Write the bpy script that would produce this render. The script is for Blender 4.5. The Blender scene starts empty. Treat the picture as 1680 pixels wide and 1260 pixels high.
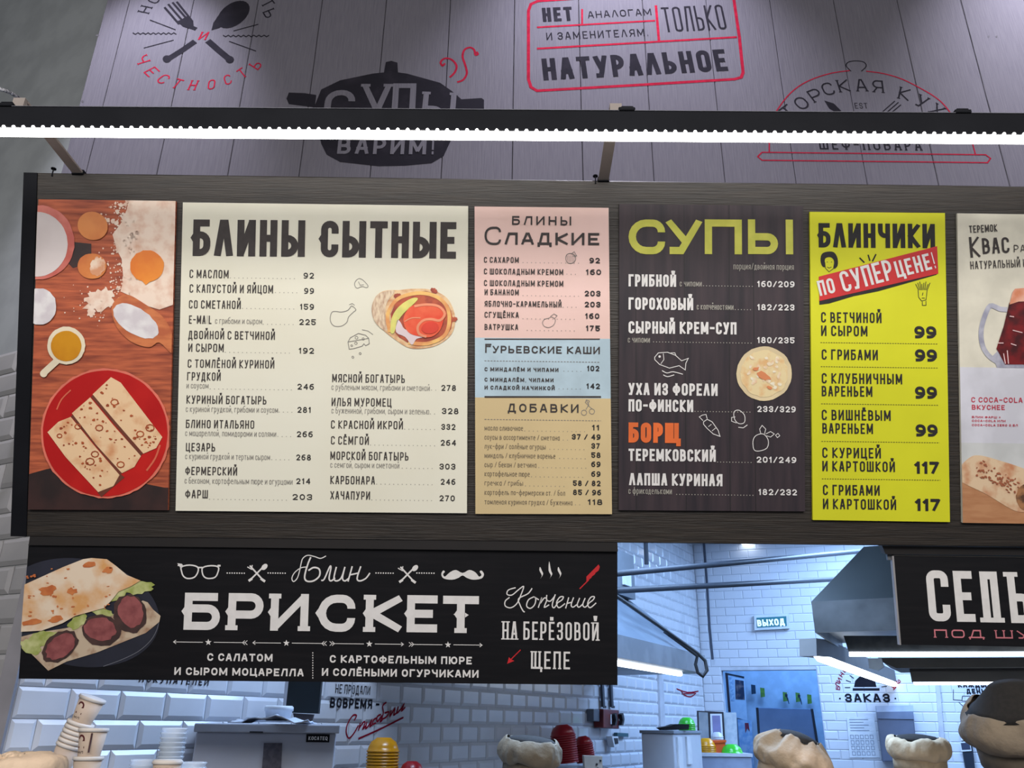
import bpy, bmesh, math, random
from mathutils import Vector, Matrix, noise
random.seed(7)
SC = bpy.context.scene
COL = SC.collection
# ------------------------------------------------------------------ camera
F_PX, PITCH, ROLL = 1350.0, math.radians(22.5), 0.0125
CAM = Vector((0, 0, 1.6))
_F = Vector((0, math.cos(PITCH), math.sin(PITCH)))
_R0 = Vector((1, 0, 0)); _U0 = Vector((0, -math.sin(PITCH), math.cos(PITCH)))
_R = _R0*math.cos(ROLL) + _U0*math.sin(ROLL)
_U = _U0*math.cos(ROLL) - _R0*math.sin(ROLL)
cd = bpy.data.cameras.new('camera'); cam = bpy.data.objects.new('camera', cd); COL.objects.link(cam)
cd.sensor_width = 36; cd.lens = F_PX/1680*36; cd.clip_start = .05; cd.clip_end = 100
cam.matrix_world = Matrix(((_R.x, _U.x, -_F.x, CAM.x), (_R.y, _U.y, -_F.y, CAM.y), (_R.z, _U.z, -_F.z, CAM.z), (0, 0, 0, 1)))
SC.camera = cam
# ------------------------------------------------------------------ world, lights, exposure
SC.view_settings.view_transform = 'Standard'; SC.view_settings.look = 'None'
SC.view_settings.gamma = 1; SC.view_settings.exposure = 0.0; SC.view_settings.use_curve_mapping = False
w = bpy.data.worlds.new('world'); SC.world = w; w.use_nodes = True
w.node_tree.nodes['Background'].inputs[0].default_value = (.62, .66, .75, 1)
w.node_tree.nodes['Background'].inputs[1].default_value = .17
def area(name, loc, target, sx, sy, power, color):
    l = bpy.data.lights.new(name, 'AREA'); l.shape = 'RECTANGLE'; l.size = sx; l.size_y = sy; l.energy = power; l.color = color
    o = bpy.data.objects.new(name, l); COL.objects.link(o); o.location = loc
    o.rotation_euler = (Vector(target)-Vector(loc)).to_track_quat('-Z', 'Y').to_euler(); return o
def spot(name, loc, target, power, color, angle, blend=.9, r=.05):
    l = bpy.data.lights.new(name, 'SPOT'); l.energy = power; l.color = color; l.spot_size = math.radians(angle); l.spot_blend = blend; l.shadow_soft_size = r
    o = bpy.data.objects.new(name, l); COL.objects.link(o); o.location = loc
    o.rotation_euler = (Vector(target)-Vector(loc)).to_track_quat('-Z', 'Y').to_euler(); return o
area('hall_light', (0, -1.5, 3.6), (0, 2.3, 2.3), 6, 1.5, 205, (1, .96, .92))
spot('ceiling_spot', (.45, 2.1, 5.6), (.5, 2.8, 4.0), 380, (.86, .84, 1), 75)
spot('ceiling_spot', (2.55, 2.0, 5.6), (2.6, 2.8, 4.1), 500, (.90, .88, 1), 75)
spot('ceiling_spot', (-1.65, 2.0, 5.3), (-1.6, 2.8, 4.05), 290, (.88, .86, 1), 46)
area('kitchen_light', (1.0, 5.0, 3.45), (1.0, 5.0, 0), 1.2, 2.4, 165, (.40, .62, 1))
area('kitchen_light', (3.6, 7.0, 3.45), (3.6, 7.2, 0), 1.2, 2.4, 215, (.36, .59, 1))
area('kitchen_light', (-.2, 3.3, 3.5), (-1, 4.3, 1.4), 1.0, .6, 75, (.58, .74, 1))
area('store_light', (3.5, 9.9, 3.1), (3.6, 10.4, 0.8), 1.2, .7, 46, (.16, .42, 1))
# ------------------------------------------------------------------ helpers
def lin(c):
    return tuple((x/255/12.92 if x/255 <= .04045 else ((x/255+.055)/1.055)**2.4) for x in c) + (1,)
MATS = {}
def mat(name, c1, c2=None, scale=8, thr=(.4, .6), rough=.6, metal=0, emit=0, bump=0, stretch=(1, 1, 1), kind='noise', detail=4, alpha=1, trans=0, bscale=None, spec=.5):
    if name in MATS: return MATS[name]
    m = bpy.data.materials.new(name); m.use_nodes = True; nt = m.node_tree; b = nt.nodes['Principled BSDF']
    b.inputs['Base Color'].default_value = lin(c1); b.inputs['Roughness'].default_value = rough; b.inputs['Metallic'].default_value = metal
    b.inputs['Specular IOR Level'].default_value = spec
    if trans: b.inputs['Transmission Weight'].default_value = trans
    if alpha < 1: b.inputs['Alpha'].default_value = alpha
    if emit:
        b.inputs['Emission Color'].default_value = lin(c1); b.inputs['Emission Strength'].default_value = emit
    tc = nt.nodes.new('ShaderNodeTexCoord'); mp = nt.nodes.new('ShaderNodeMapping'); mp.inputs['Scale'].default_value = stretch
    nt.links.new(tc.outputs['Object'], mp.inputs['Vector'])
    def tex(sc):
        n = nt.nodes.new('ShaderNodeTexVoronoi' if kind == 'voronoi' else 'ShaderNodeTexNoise')
        n.inputs['Scale'].default_value = sc
        if kind != 'voronoi': n.inputs['Detail'].default_value = detail
        nt.links.new(mp.outputs[0], n.inputs['Vector']); return n.outputs[0]
    if c2 is None: c2 = tuple(max(0, x*.93) for x in c1); 
    r = nt.nodes.new('ShaderNodeValToRGB'); nt.links.new(tex(scale), r.inputs[0])
    r.color_ramp.elements[0].position = thr[0]; r.color_ramp.elements[1].position = thr[1]
    r.color_ramp.elements[0].color = lin(c1); r.color_ramp.elements[1].color = lin(c2)
    nt.links.new(r.outputs[0], b.inputs['Base Color'])
    if bump:
        bp = nt.nodes.new('ShaderNodeBump'); bp.inputs['Strength'].default_value = bump; bp.inputs['Distance'].default_value = .01
        nt.links.new(tex(bscale or scale), bp.inputs['Height']); nt.links.new(bp.outputs[0], b.inputs['Normal'])
    MATS[name] = m; return m
def ray(u, v):
    return (_F + _R*((u-840)/F_PX) + _U*((630-v)/F_PX)).normalized()
def pt(u, v, D):
    d = ray(u, v); return CAM + d*(D/d.y)
def proj(P):
    r = Vector(P)-CAM; z = r.dot(_F)
    return (840+F_PX*r.dot(_R)/z, 630-F_PX*r.dot(_U)/z) if z > .01 else (-9999, -9999)
class Surf:
    """a plane in the place: origin, local x right, local z up, local -y towards the hall"""
    def __init__(s, O, yaw=0, lean=0):
        s.O = Vector(O); s.yaw = math.radians(yaw); s.lean = math.radians(lean)
        nh = Vector((math.sin(s.yaw), -math.cos(s.yaw), 0))
        s.ex = Vector((math.cos(s.yaw), math.sin(s.yaw), 0))
        s.ez = Vector((0, 0, 1))*math.cos(s.lean) + nh*math.sin(s.lean)
        s.n = s.ex.cross(s.ez)
    def hit(s, u, v):
        d = ray(u, v); return CAM + d*((s.O-CAM).dot(s.n)/d.dot(s.n))
    def loc(s, u, v):
        r = s.hit(u, v)-s.O; return (r.dot(s.ex), r.dot(s.ez))
    def at(s, u, v, off=0):
        n = Surf(s.O + s.n*off, math.degrees(s.yaw), math.degrees(s.lean)); n.O = n.hit(u, v); return n
    def mw(s):
        y = -s.n
        return Matrix(((s.ex.x, y.x, s.ez.x, s.O.x), (s.ex.y, y.y, s.ez.y, s.O.y), (s.ex.z, y.z, s.ez.z, s.O.z), (0, 0, 0, 1)))
    def sc(s, u, v):
        a = s.loc(u, v); b = s.loc(u, v-1); c = s.loc(u+1, v)
        return (math.hypot(c[0]-a[0], c[1]-a[1]), math.hypot(b[0]-a[0], b[1]-a[1]))
def tag(o, label=None, cat=None, group=None, kind=None):
    if label: o['label'] = label
    if cat: o['category'] = cat
    if group: o['group'] = group
    if kind: o['kind'] = kind
    return o
def link(name, me, parent=None, mw=None):
    o = bpy.data.objects.new(name, me); COL.objects.link(o)
    if parent is not None: o.parent = parent
    if mw is not None: o.matrix_world = mw
    return o
def empty(name, loc, rz=0):
    o = bpy.data.objects.new(name, None); COL.objects.link(o); o.location = loc; o.rotation_euler = (0, 0, rz); o.empty_display_size = .1
    return o
def mesh(name, V, Fc, m, smooth=False):
    me = bpy.data.meshes.new(name); me.from_pydata([tuple(v) for v in V], [], Fc); me.materials.append(m)
    if smooth: me.polygons.foreach_set('use_smooth', [True]*len(me.polygons))
    me.update(); return me
def fillet(P, closed, rad):
    """P: list of (x, y, rounded)"""
    n = len(P); out = []
    for i, (x, y, r) in enumerate(P):
        if not r or (not closed and i in (0, n-1)): out.append((x, y)); continue
        a = P[(i-1) % n]; b = P[(i+1) % n]
        la = math.hypot(a[0]-x, a[1]-y); lb = math.hypot(b[0]-x, b[1]-y)
        ra = a[2] and (closed or i-1 > 0); rb = b[2] and (closed or i+1 < n-1)
        q = min(rad, la*(.5 if ra else .95), lb*(.5 if rb else .95))
        if q < 1e-7: out.append((x, y)); continue
        p0 = (x+(a[0]-x)/la*q, y+(a[1]-y)/la*q); p2 = (x+(b[0]-x)/lb*q, y+(b[1]-y)/lb*q)
        k = .5523
        c1 = (p0[0]+(x-p0[0])*k, p0[1]+(y-p0[1])*k); c2 = (p2[0]+(x-p2[0])*k, p2[1]+(y-p2[1])*k)
        for j in range(6):
            t = j/5; s = 1-t
            out.append((s**3*p0[0]+3*s*s*t*c1[0]+3*s*t*t*c2[0]+t**3*p2[0], s**3*p0[1]+3*s*s*t*c1[1]+3*s*t*t*c2[1]+t**3*p2[1]))
    res = [out[0]]
    for p in out[1:]:
        if math.hypot(p[0]-res[-1][0], p[1]-res[-1][1]) > 1e-6: res.append(p)
    return res
def ribbon(P, t, closed=False):
    n = len(P); L = []; R = []
    for i in range(n):
        p = P[i]
        a = P[i-1] if (i > 0 or closed) else None; b = P[(i+1) % n] if (i < n-1 or closed) else None
        da = db = None
        if a: d = (p[0]-a[0], p[1]-a[1]); l = math.hypot(*d) or 1; da = (d[0]/l, d[1]/l)
        if b: d = (b[0]-p[0], b[1]-p[1]); l = math.hypot(*d) or 1; db = (d[0]/l, d[1]/l)
        if da is None: da = db
        if db is None: db = da
        m = (-(da[1]+db[1]), da[0]+db[0]); l = math.hypot(*m)
        if l < .25: m = (-da[1], da[0]); k = 1
        else: m = (m[0]/l, m[1]/l); k = min(1/max(.2, abs(m[0]*-da[1]+m[1]*da[0])), 2.2)
        h = t/2*k
        L.append((p[0]+m[0]*h, p[1]+m[1]*h)); R.append((p[0]-m[0]*h, p[1]-m[1]*h))
    V = L+R; Fc = []
    for i in range(n if closed else n-1):
        j = (i+1) % n; Fc.append((i, n+i, n+j, j))
    return V, Fc
def smooth(P, k=5, closed=False):
    out = []; n = len(P)
    rng = range(n) if closed else range(n-1)
    for i in rng:
        if closed: a, b, c, d = P[i-1], P[i], P[(i+1) % n], P[(i+2) % n]
        else: a, b, c, d = P[max(0, i-1)], P[i], P[i+1], P[min(n-1, i+2)]
        for j in range(k):
            t = j/k
            out.append(tuple(.5*((2*b[q])+(-a[q]+c[q])*t+(2*a[q]-5*b[q]+4*c[q]-d[q])*t*t+(-a[q]+3*b[q]-3*c[q]+d[q])*t**3) for q in (0, 1)))
    if not closed: out.append(tuple(P[-1][:2]))
    return out
# ------------------------------------------------------------------ a stroke alphabet: grid 0..10 (a=10), * rounds a corner
HX = {c: i for i, c in enumerate('0123456789abcdefgh')}; HX['n'] = -2; HX['m'] = -3
G = {
'А': (1, '00 4a 6a a0|13 93'), 'Б': (1, '9a 0a 00 a0* a6* 06'), 'В': (1, '05 0a 9a* 95* 05|95 05 00 a0* a5* 75'),
'Г': (.9, '00 0a aa'), 'Д': (1.15, '0n 00 a0 an|10 3a 8a 80'), 'Е': (.9, 'aa 0a 00 a0|05 85'), 'Ё': (.9, 'aa 0a 00 a0|05 85|3c 3d|7c 7d'),
'Ж': (1.4, '00 45 0a|a0 65 aa|50 5a|45 65'), 'З': (.95, '08 0a* aa* a5* 35|75 a5* a0* 00* 02'), 'И': (1.05, '0a 00 aa a0'),
'Й': (1.05, '0a 00 aa a0|3e 4c 6c 7e'), 'К': (1, '00 0a|aa 05 a0'), 'Л': (1.05, '00 3a aa a0'), 'Λ': (1.05, '00 4a 6a a0'), 'М': (1.3, '00 0a 52 aa a0'),
'Н': (1, '00 0a|a0 aa|05 a5'), 'О': (1.02, '00* 0a* aa* a0* z'), 'П': (1, '00 0a aa a0'), 'Р': (.95, '00 0a aa* a4* 04'),
'С': (1, 'a8 aa* 0a* 00* a0* a2'), 'Т': (1, '0a aa|5a 50'), 'У': (1, '0a 54|aa 40 10'), 'Ф': (1.25, '02* 08* a8* a2* z|50 5a'),
'Х': (1, '00 aa|0a a0'), 'Ц': (1.1, '0a 00 b0 bn|9a 90'), 'Ч': (1, '0a 05* a5|aa a0'), 'Ш': (1.35, '0a 00 a0 aa|5a 50'),
'Щ': (1.45, '0a 00 b0 bn|4a 40|9a 90'), 'Ъ': (1.1, '0a 3a 30 a0* a5* 35'), 'Ы': (1.35, '0a 00 60* 65* 05|aa a0'), 'Ь': (.95, '0a 00 a0* a5* 05'),
'Э': (1, '08 0a* aa* a0* 00* 02|35 a5'), 'Ю': (1.4, '00 0a|05 35|30* 3a* aa* a0* z'), 'Я': (1, 'a0 aa 0a* 04* a4|44 00'),
'0': (.95, '00* 0a* aa* a0* z'), '1': (.55, '18 8a 80'), '2': (.95, '08 0a* aa* a6 00 a0'), '3': (.95, '08 0a* aa* a5* 45|75 a5* a0* 00* 02'),
'4': (1, '80 8a 03 a3'), '5': (.95, 'aa 0a 06 a6* a0* 00* 02'), '6': (.95, '9a 0a* 00* a0* a6* 06'), '7': (.9, '0a aa 30'),
'8': (.95, '15* 1a* 9a* 95* z|00* 05* a5* a0* z'), '9': (.95, '10 a0* aa* 0a* 04* a4'),
'/': (.8, '00 aa'), '-': (.8, '05 a5'), '.': (.25, '50 51'), ',': (.25, '51 2n'), '!': (.3, '5a 53|51 50'), '+': (.8, '15 95|51 59'), '"': (.5, '2a 28|8a 88'),
'E': (.9, 'aa 0a 00 a0|05 85'), 'M': (1.3, '00 0a 52 aa a0'), 'A': (1, '00 4a 6a a0|13 93'), 'I': (.2, '50 5a'), 'L': (.85, '0a 00 a0'),
'C': (1, 'a8 aa* 0a* 00* a0* a2'), 'O': (1.02, '00* 0a* aa* a0* z'), 'S': (.9, 'a8 aa* 0a* 05* a5* a0* 00* 02'), 'T': (1, '0a aa|5a 50'),
'Z': (.9, '0a aa 00 a0'), 'R': (1, '00 0a aa* a4* 04|44 a0'), 'K': (1, '00 0a|aa 05 a0'), 'Q': (1.05, '00* 0a* aa* a0* z|62 bn'),
'а': (.85, 'a7 a0|a7 07* 00* a0'), 'б': (.85, 'ab 0a* 00* a0* a6* 06'), 'е': (.85, '04 a4 a7* 07* 00* 90'), 'ё': (.85, '04 a4 a7* 07* 00* 90|3a 3b|7a 7b'),
'р': (.85, '0m 07 a7* a0* 00'), 'у': (.85, '07 51|a7 3m 0m'), 'ф': (1.3, '00* 07* a7* a0* z|5m 5b'), 'о': (.85, '00* 07* a7* a0* z'), 'с': (.8, 'a5 a7* 07* 00* a0* a2'),
'й': (.85, '07 00 a7 a0|3b 4a 6a 7b'),
}
for ch in 'вгджзиклмнптхцчшщъыьэюя':
    if ch not in G:
        w_, p_ = G[ch.upper()]; G[ch] = (w_*.85, p_, .7)
def glyph(ch):
    g = G[ch]; ys = g[2] if len(g) > 2 else 1; out = []
    for s in g[1].split('|'):
        toks = s.split(); closed = toks[-1] == 'z'
        if closed: toks = toks[:-1]
        out.append((closed, [(HX[t[0]]/10, HX[t[1]]/10*ys, len(t) > 2) for t in toks]))
    return g[0], out
def letters(s, x0, y0, W, H, t, ang=0, slant=0, serif=0, gap=.22, rnd=1.0, spur=0, spurs=None):
    """outline quads for a line of lettering: W wide, capitals H high, stroke t"""
    adv = 0; lay = []
    for ch in s:
        if ch == ' ': adv += .55; continue
        gw, gp = glyph(ch); lay.append((adv, gw, gp, ch)); adv += gw+gap
    tot = max(.2, adv-gap) if s[-1] != ' ' else adv
    k = W/tot; V = []; Fc = []; ca, sa = math.cos(ang), math.sin(ang)
    kk = [0]
    def put(pts, closed, tt, lo=-9, hi=9):
        v, f = ribbon(pts, tt, closed); b = len(V); kk[0] += 1
        for i_, (x, y) in enumerate(v):
            y = max(lo, min(hi, y)); x += y*slant; V.append((x0+x*ca-y*sa, y0+x*sa+y*ca, kk[0] % 12+(i_ % len(pts))/len(pts)*1.8))
        Fc.extend(tuple(b+i for i in q) for q in f)
    for a, gw, gp, ch_ in lay:
        gx = a*k; w_ = gw*k; tt = min(t, w_*.48)
        for closed, P in gp:
            sx = w_-tt; sy = H-tt
            Q = [(gx+tt/2+x*sx if sx > 0 else gx+w_/2, tt/2+y*sy, r) for x, y, r in P]
            Q2 = [[x, y, r] for x, y, r in Q]
            if not closed:
                for e, o in ((0, 1), (-1, -2)):       # run the free ends out to the edge of the box
                    d = (Q2[e][0]-Q2[o][0], Q2[e][1]-Q2[o][1]); l = math.hypot(*d) or 1
                    Q2[e][0] += d[0]/l*tt/2; Q2[e][1] += d[1]/l*tt/2
            F = fillet([tuple(q) for q in Q2], closed, min(w_, H)*.5*rnd)
            ys = [q[1] for q in P]
            lo, hi = (0 if min(ys) >= 0 else -9), (H if max(ys) <= 1 else 9)
            runs = []; cur = [F[0]]
            nF = len(F)
            if closed: put(F, True, tt, lo, hi)
            else:
                for i in range(1, nF):
                    cur.append(F[i])
                    if i < nF-1:
                        a_, b_, c_ = F[i-1], F[i], F[i+1]
                        d1 = (b_[0]-a_[0], b_[1]-a_[1]); d2 = (c_[0]-b_[0], c_[1]-b_[1])
                        if (d1[0]*d2[0]+d1[1]*d2[1])/((math.hypot(*d1)*math.hypot(*d2)) or 1) < -.25:
                            runs.append(cur); cur = [F[i]]
                runs.append(cur)
                for ri, rn in enumerate(runs):
                    rn = [list(q) for q in rn]
                    for e, o_, on in ((0, 1, ri > 0), (-1, -2, ri < len(runs)-1)):
                        if on:
                            d = (rn[e][0]-rn[o_][0], rn[e][1]-rn[o_][1]); l = math.hypot(*d) or 1
                            rn[e][0] += d[0]/l*tt*.12; rn[e][1] += d[1]/l*tt*.5
                    put([tuple(q) for q in rn], False, tt, lo, hi)
            if serif and not closed:
                for e, o in ((0, 1), (-1, -2)):
                    d = (Q[e][0]-Q[o][0], Q[e][1]-Q[o][1])
                    if abs(d[1]) > abs(d[0]) and (P[e][1] < .02 or P[e][1] > .98):
                        yy = tt*.3 if P[e][1] < .5 else H-tt*.3
                        put([(Q[e][0]-tt*(.5+serif), yy), (Q[e][0]+tt*(.5+serif), yy)], False, tt*.6)
            if spur and (spurs is None or ch_ in spurs):
                xs = [q[0] for q in Q if q[1] < .2*H]; x1 = min(q[0] for q in Q)
                if any(abs(Q[i][0]-x1) < tt*.1 and abs(Q[(i+1) % len(Q)][0]-x1) < tt*.1 and abs(Q[i][1]-Q[(i+1) % len(Q)][1]) > H*.4 for i in range(len(Q)-(0 if closed else 1))):
                    b = len(V)
                    for (x, y) in ((x1-tt*.4, H*.36), (x1-tt*(.5+spur), H*.5), (x1-tt*.4, H*.64)):
                        V.append((x0+x*ca-y*sa, y0+x*sa+y*ca, 13))
                    Fc.append((b, b+1, b+2))
    return V, Fc
class Print:
    """flat print on a surface, collected in that surface's own metres"""
    def __init__(s, surf, name, m, parent, layer=1, clip=None, label=None):
        s.s, s.name, s.m, s.p, s.y, s.V, s.F, s.clip, s.label = surf, name, m, parent, -.0009*layer, [], [], clip, label
        s.jit = 0
    def add(s, v, f):
        b = len(s.V); s.jit += 1
        s.V += [(q[0], s.y-(s.jit % 7)*.00003-(q[2]*.00004 if len(q) > 2 else 0), q[1]) for q in v]; s.F += [tuple(b+i for i in q) for q in f]
    def poly(s, P):
        if s.clip:
            C = s.clip; n = len(C); out = list(P)
            ar = sum(C[i][0]*C[(i+1) % n][1]-C[(i+1) % n][0]*C[i][1] for i in range(n)); sg = 1 if ar > 0 else -1
            for i in range(n):
                a, b = C[i], C[(i+1) % n]; inp = out; out = []
                side = lambda p: sg*((b[0]-a[0])*(p[1]-a[1])-(b[1]-a[1])*(p[0]-a[0]))
                for j in range(len(inp)):
                    p, q = inp[j-1], inp[j]; sp, sq = side(p), side(q)
                    if (sp >= 0) != (sq >= 0):
                        k = sp/(sp-sq); out.append((p[0]+(q[0]-p[0])*k, p[1]+(q[1]-p[1])*k))
                    if sq >= 0: out.append(q)
                if not out: return s
            P = out
        if len(P) >= 3: s.add([s.s.loc(*p) for p in P], [tuple(range(len(P)))])
        return s
    def blob(s, cx, cy, rx, ry=None, rot=0, jag=0, n=28, seed=0):
        ry = rx if ry is None else ry; c, d = math.cos(math.radians(rot)), math.sin(math.radians(rot)); P = []
        rr = random.Random(seed+int(cx*7+cy*13))
        for i in range(n):
            a = 2*math.pi*i/n; k = 1+rr.uniform(-jag, jag); x, y = rx*k*math.cos(a), ry*k*math.sin(a)
            P.append((cx+x*c-y*d, cy+x*d+y*c))
        return s.poly(P)
    def line(s, P, w, closed=False, sm=0):
        if sm: P = smooth(P, sm, closed)
        Q = [s.s.loc(*p) for p in P]; k = sum(s.s.sc(*P[0]))/2
        v, f = ribbon(Q, w*k, closed); s.add(v, f); return s
    def rect(s, x0, y0, x1, y1): return s.poly([(x0, y0), (x1, y0), (x1, y1), (x0, y1)])
    def text(s, t, u0, v0, u1, H, tk, v1=None, **k):
        a = s.s.loc(u0, v0); kx, kz = s.s.sc(u0, v0)
        if v1 is None:
            W = s.s.loc(u1, v0+.0125*(u1-u0))[0]-a[0]; ang = 0
        else:
            b = s.s.loc(u1, v1); W = math.hypot(b[0]-a[0], b[1]-a[1]); ang = math.atan2(b[1]-a[1], b[0]-a[0])
        v, f = letters(t, a[0], a[1], W, H*kz, tk*kx, ang, **k); s.add(v, f); return s
    def let(s, ch, u, v, W, H, tk, rot=0, **k):
        """one character centred on a pixel, turned clockwise by rot degrees"""
        r = math.radians(rot); dx, dy = math.cos(r)*W/2, math.sin(r)*W/2
        ux, uy = math.sin(r)*H/2, -math.cos(r)*H/2
        return s.text(ch, u-dx-ux, v-dy-uy, u+dx-ux, H, tk, v1=v+dy-uy, **k)
    def dots(s, u0, u1, v, step=7, r=.55):
        u = u0
        while u < u1:
            q = v+.0125*(u-u0); s.rect(u-r, q-r, u+r, q+r); u += step
        return s
    def dash(s, u0, u1, v, a=3, b=2, w=.5):
        u = u0
        while u < u1:
            q = v+.0125*(u-u0); s.rect(u, q-w, min(u+a, u1), q+w); u += a+b
        return s
    def build(s):
        if not s.V: return None
        o = link(s.name, mesh(s.name, [(v[0], v[1], v[2]) for v in s.V], s.F, s.m), s.p)
        if s.label: o['label'] = s.label
        return o
def extrude(P, y0, y1):
    """prism from outline P (x, z) between depths y0, y1"""
    n = len(P); V = [(x, y0, z) for x, z in P]+[(x, y1, z) for x, z in P]
    F = [tuple(range(n))[::-1], tuple(range(n, 2*n))]+[(i, (i+1) % n, n+(i+1) % n, n+i) for i in range(n)]
    return V, F
def slab(name, surf, P, th, m, parent=None, y0=0, at=None):
    """plate whose front face is the pixel outline P on the surface and which goes th deep"""
    if parent is None:
        cu = sum(p[0] for p in P)/len(P); cv = sum(p[1] for p in P)/len(P)
        surf = at or surf.at(cu, cv)
    V, Fc = extrude([surf.loc(*p) for p in P], y0, y0+th)
    o = link(name, mesh(name, V, Fc, m), parent, surf.mw() if parent is None else None)
    return (o, surf) if parent is None else o
class MB:
    def __init__(s): s.V = []; s.F = []
    def add(s, V, F):
        b = len(s.V); s.V += [tuple(v) for v in V]; s.F += [tuple(b+i for i in q) for q in F]; return s
    def box(s, x0, x1, y0, y1, z0, z1, M=None):
        V = [Vector((x, y, z)) for x in (x0, x1) for y in (y0, y1) for z in (z0, z1)]
        if M: V = [M @ v for v in V]
        return s.add(V, [(0, 1, 3, 2), (4, 6, 7, 5), (0, 4, 5, 1), (2, 3, 7, 6), (0, 2, 6, 4), (1, 5, 7, 3)])
    def tube(s, P, r, seg=8, cap=True):
        P = [Vector(p) for p in P]; rings = []; n = len(P)
        for i, p in enumerate(P):
            d = (P[min(i+1, n-1)]-P[max(i-1, 0)]).normalized(); a = d.orthogonal() if i == 0 else (pa-d*pa.dot(d))
            a.normalize(); pa = a; b = d.cross(a); rr = r[i] if isinstance(r, (list, tuple)) else r
            rings.append([p+a*math.cos(2*math.pi*k/seg)*rr+b*math.sin(2*math.pi*k/seg)*rr for k in range(seg)])
        V = [v for q in rings for v in q]; F = []
        for i in range(n-1):
            for k in range(seg): F.append((i*seg+k, i*seg+(k+1) % seg, (i+1)*seg+(k+1) % seg, (i+1)*seg+k))
        if cap: F += [tuple(range(seg))[::-1], tuple(range((n-1)*seg, n*seg))]
        return s.add(V, F)
    def lathe(s, prof, seg=24, M=None, cap=True):
        V = []; F = []; n = len(prof)
        for r, z in prof:
            for k in range(seg):
                a = 2*math.pi*k/seg; v = Vector((r*math.cos(a), r*math.sin(a), z)); V.append(M @ v if M else v)
        for i in range(n-1):
            for k in range(seg): F.append((i*seg+k, i*seg+(k+1) % seg, (i+1)*seg+(k+1) % seg, (i+1)*seg+k))
        if cap and prof[0][0] > 1e-4: F.append(tuple(range(seg))[::-1])
        if cap and prof[-1][0] > 1e-4: F.append(tuple(range((n-1)*seg, n*seg)))
        return s.add(V, F)
    def build(s, name, m, parent=None, loc=None, sm=False):
        o = link(name, mesh(name, s.V, s.F, m, sm), parent)
        if loc is not None: o.location = loc
        return o
def bevel(o, w=.003, seg=2):
    b = o.modifiers.new('bevel', 'BEVEL'); b.width = w; b.segments = seg; b.limit_method = 'ANGLE'; return o
# ------------------------------------------------------------------ materials
M_plank = mat('pale painted plank', (93, 91, 99), (85, 83, 92), 60, (.35, .7), .9, stretch=(3, 3, .15), bump=.25, spec=.12)
M_seam = mat('dark seam', (70, 68, 74), rough=.9)
M_leftwall = mat('grey painted plaster', (146, 150, 152), (136, 140, 142), 6, rough=.85)
M_tile = mat('glazed white tile', (205, 208, 216), (196, 200, 208), 3, rough=.16)
M_grout = mat('grout', (196, 199, 207), rough=.9)
M_tile2 = mat('satin white tile', (204, 207, 215), (200, 203, 211), 2, rough=.45)
M_tileg = mat('matt grey tile', (160, 158, 158), (150, 149, 150), 5, rough=.35)
M_wood = mat('dark stained wood panel', (50, 43, 37), (27, 24, 22), 22, (.3, .75), .5, stretch=(.25, 3, 5), bump=.25, bscale=40)
M_black = mat('black satin metal', (17, 18, 23), (21, 22, 27), 5, rough=.6, spec=.12)
M_blackboard = mat('black banner print', (17, 17, 21), (26, 25, 28), 14, (.45, .8), .45, stretch=(.4, 1, 5), spec=.25)
M_led = mat('led diffuser', (255, 252, 248), (255, 252, 248), emit=9.0)
M_ledc = mat('kitchen led', (235, 245, 255), (235, 245, 255), emit=5.0)
M_steel = mat('brushed steel', (150, 154, 158), (128, 132, 136), 30, rough=.35, metal=.8, stretch=(1, 1, 12))
M_steeld = mat('dark hood steel', (92, 96, 98), (78, 82, 84), 12, rough=.4, metal=.6)
M_ink = mat('near black ink', (52, 46, 45), (60, 53, 52), 30, rough=.7)
M_inkb = mat('black ink', (26, 24, 26), (34, 31, 33), 30, rough=.7)
M_grey = mat('grey ink', (130, 126, 122), rough=.7)
M_lgrey = mat('light grey ink', (172, 168, 158), rough=.7)
M_white = mat('white ink', (225, 222, 220), (219, 216, 214), 40, rough=.6)
M_red = mat('red paint', (140, 26, 48), (126, 22, 42), 40, rough=.9, spec=.03)
M_wallblack = mat('black wall paint', (32, 31, 37), (40, 38, 45), 12, (.5, .75), rough=.95, spec=.02)
# ------------------------------------------------------------------ the room
S_wall = Surf((-1.54, 3.04, 0), yaw=60.2)              # long tiled side wall, running away to the right
A0 = Vector((-1.54, 3.04, 0)); DW = S_wall.ex; NW = S_wall.n
S_left = Surf((-1.629, 2.884, 0), yaw=-26.5)           # left end wall, round the corner
S_back = Surf((2.086, 9.38, 0), yaw=-20)
S_bulk = Surf((0, 2.80, 3), yaw=0)
def wall_box(name, surf, x0, x1, z0, z1, m, th=.12, holes=None):
    mb = MB()
    if holes is None: mb.box(x0, x1, 0, th, z0, z1)
    else:
        hx0, hx1, hz = holes
        mb.box(x0, hx0, 0, th, z0, z1); mb.box(hx1, x1, 0, th, z0, z1); mb.box(hx0, hx1, 0, th, hz, z1)
    o = mb.build(name, m); o.matrix_world = surf.mw(); return tag(o, kind='structure')
def metro(w, h, d=.009, b=.014):
    V = [(-w/2, 0, -h/2), (w/2, 0, -h/2), (w/2, 0, h/2), (-w/2, 0, h/2),
         (-w/2, -.003, -h/2), (w/2, -.003, -h/2), (w/2, -.003, h/2), (-w/2, -.003, h/2),
         (-w/2+b, -d, -h/2+b), (w/2-b, -d, -h/2+b), (w/2-b, -d, h/2-b), (-w/2+b, -d, h/2-b)]
    F = [(0, 1, 5, 4), (1, 2, 6, 5), (2, 3, 7, 6), (3, 0, 4, 7), (4, 5, 9, 8), (5, 6, 10, 9), (6, 7, 11, 10), (7, 4, 8, 11), (8, 9, 10, 11)]
    return V, F
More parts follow.
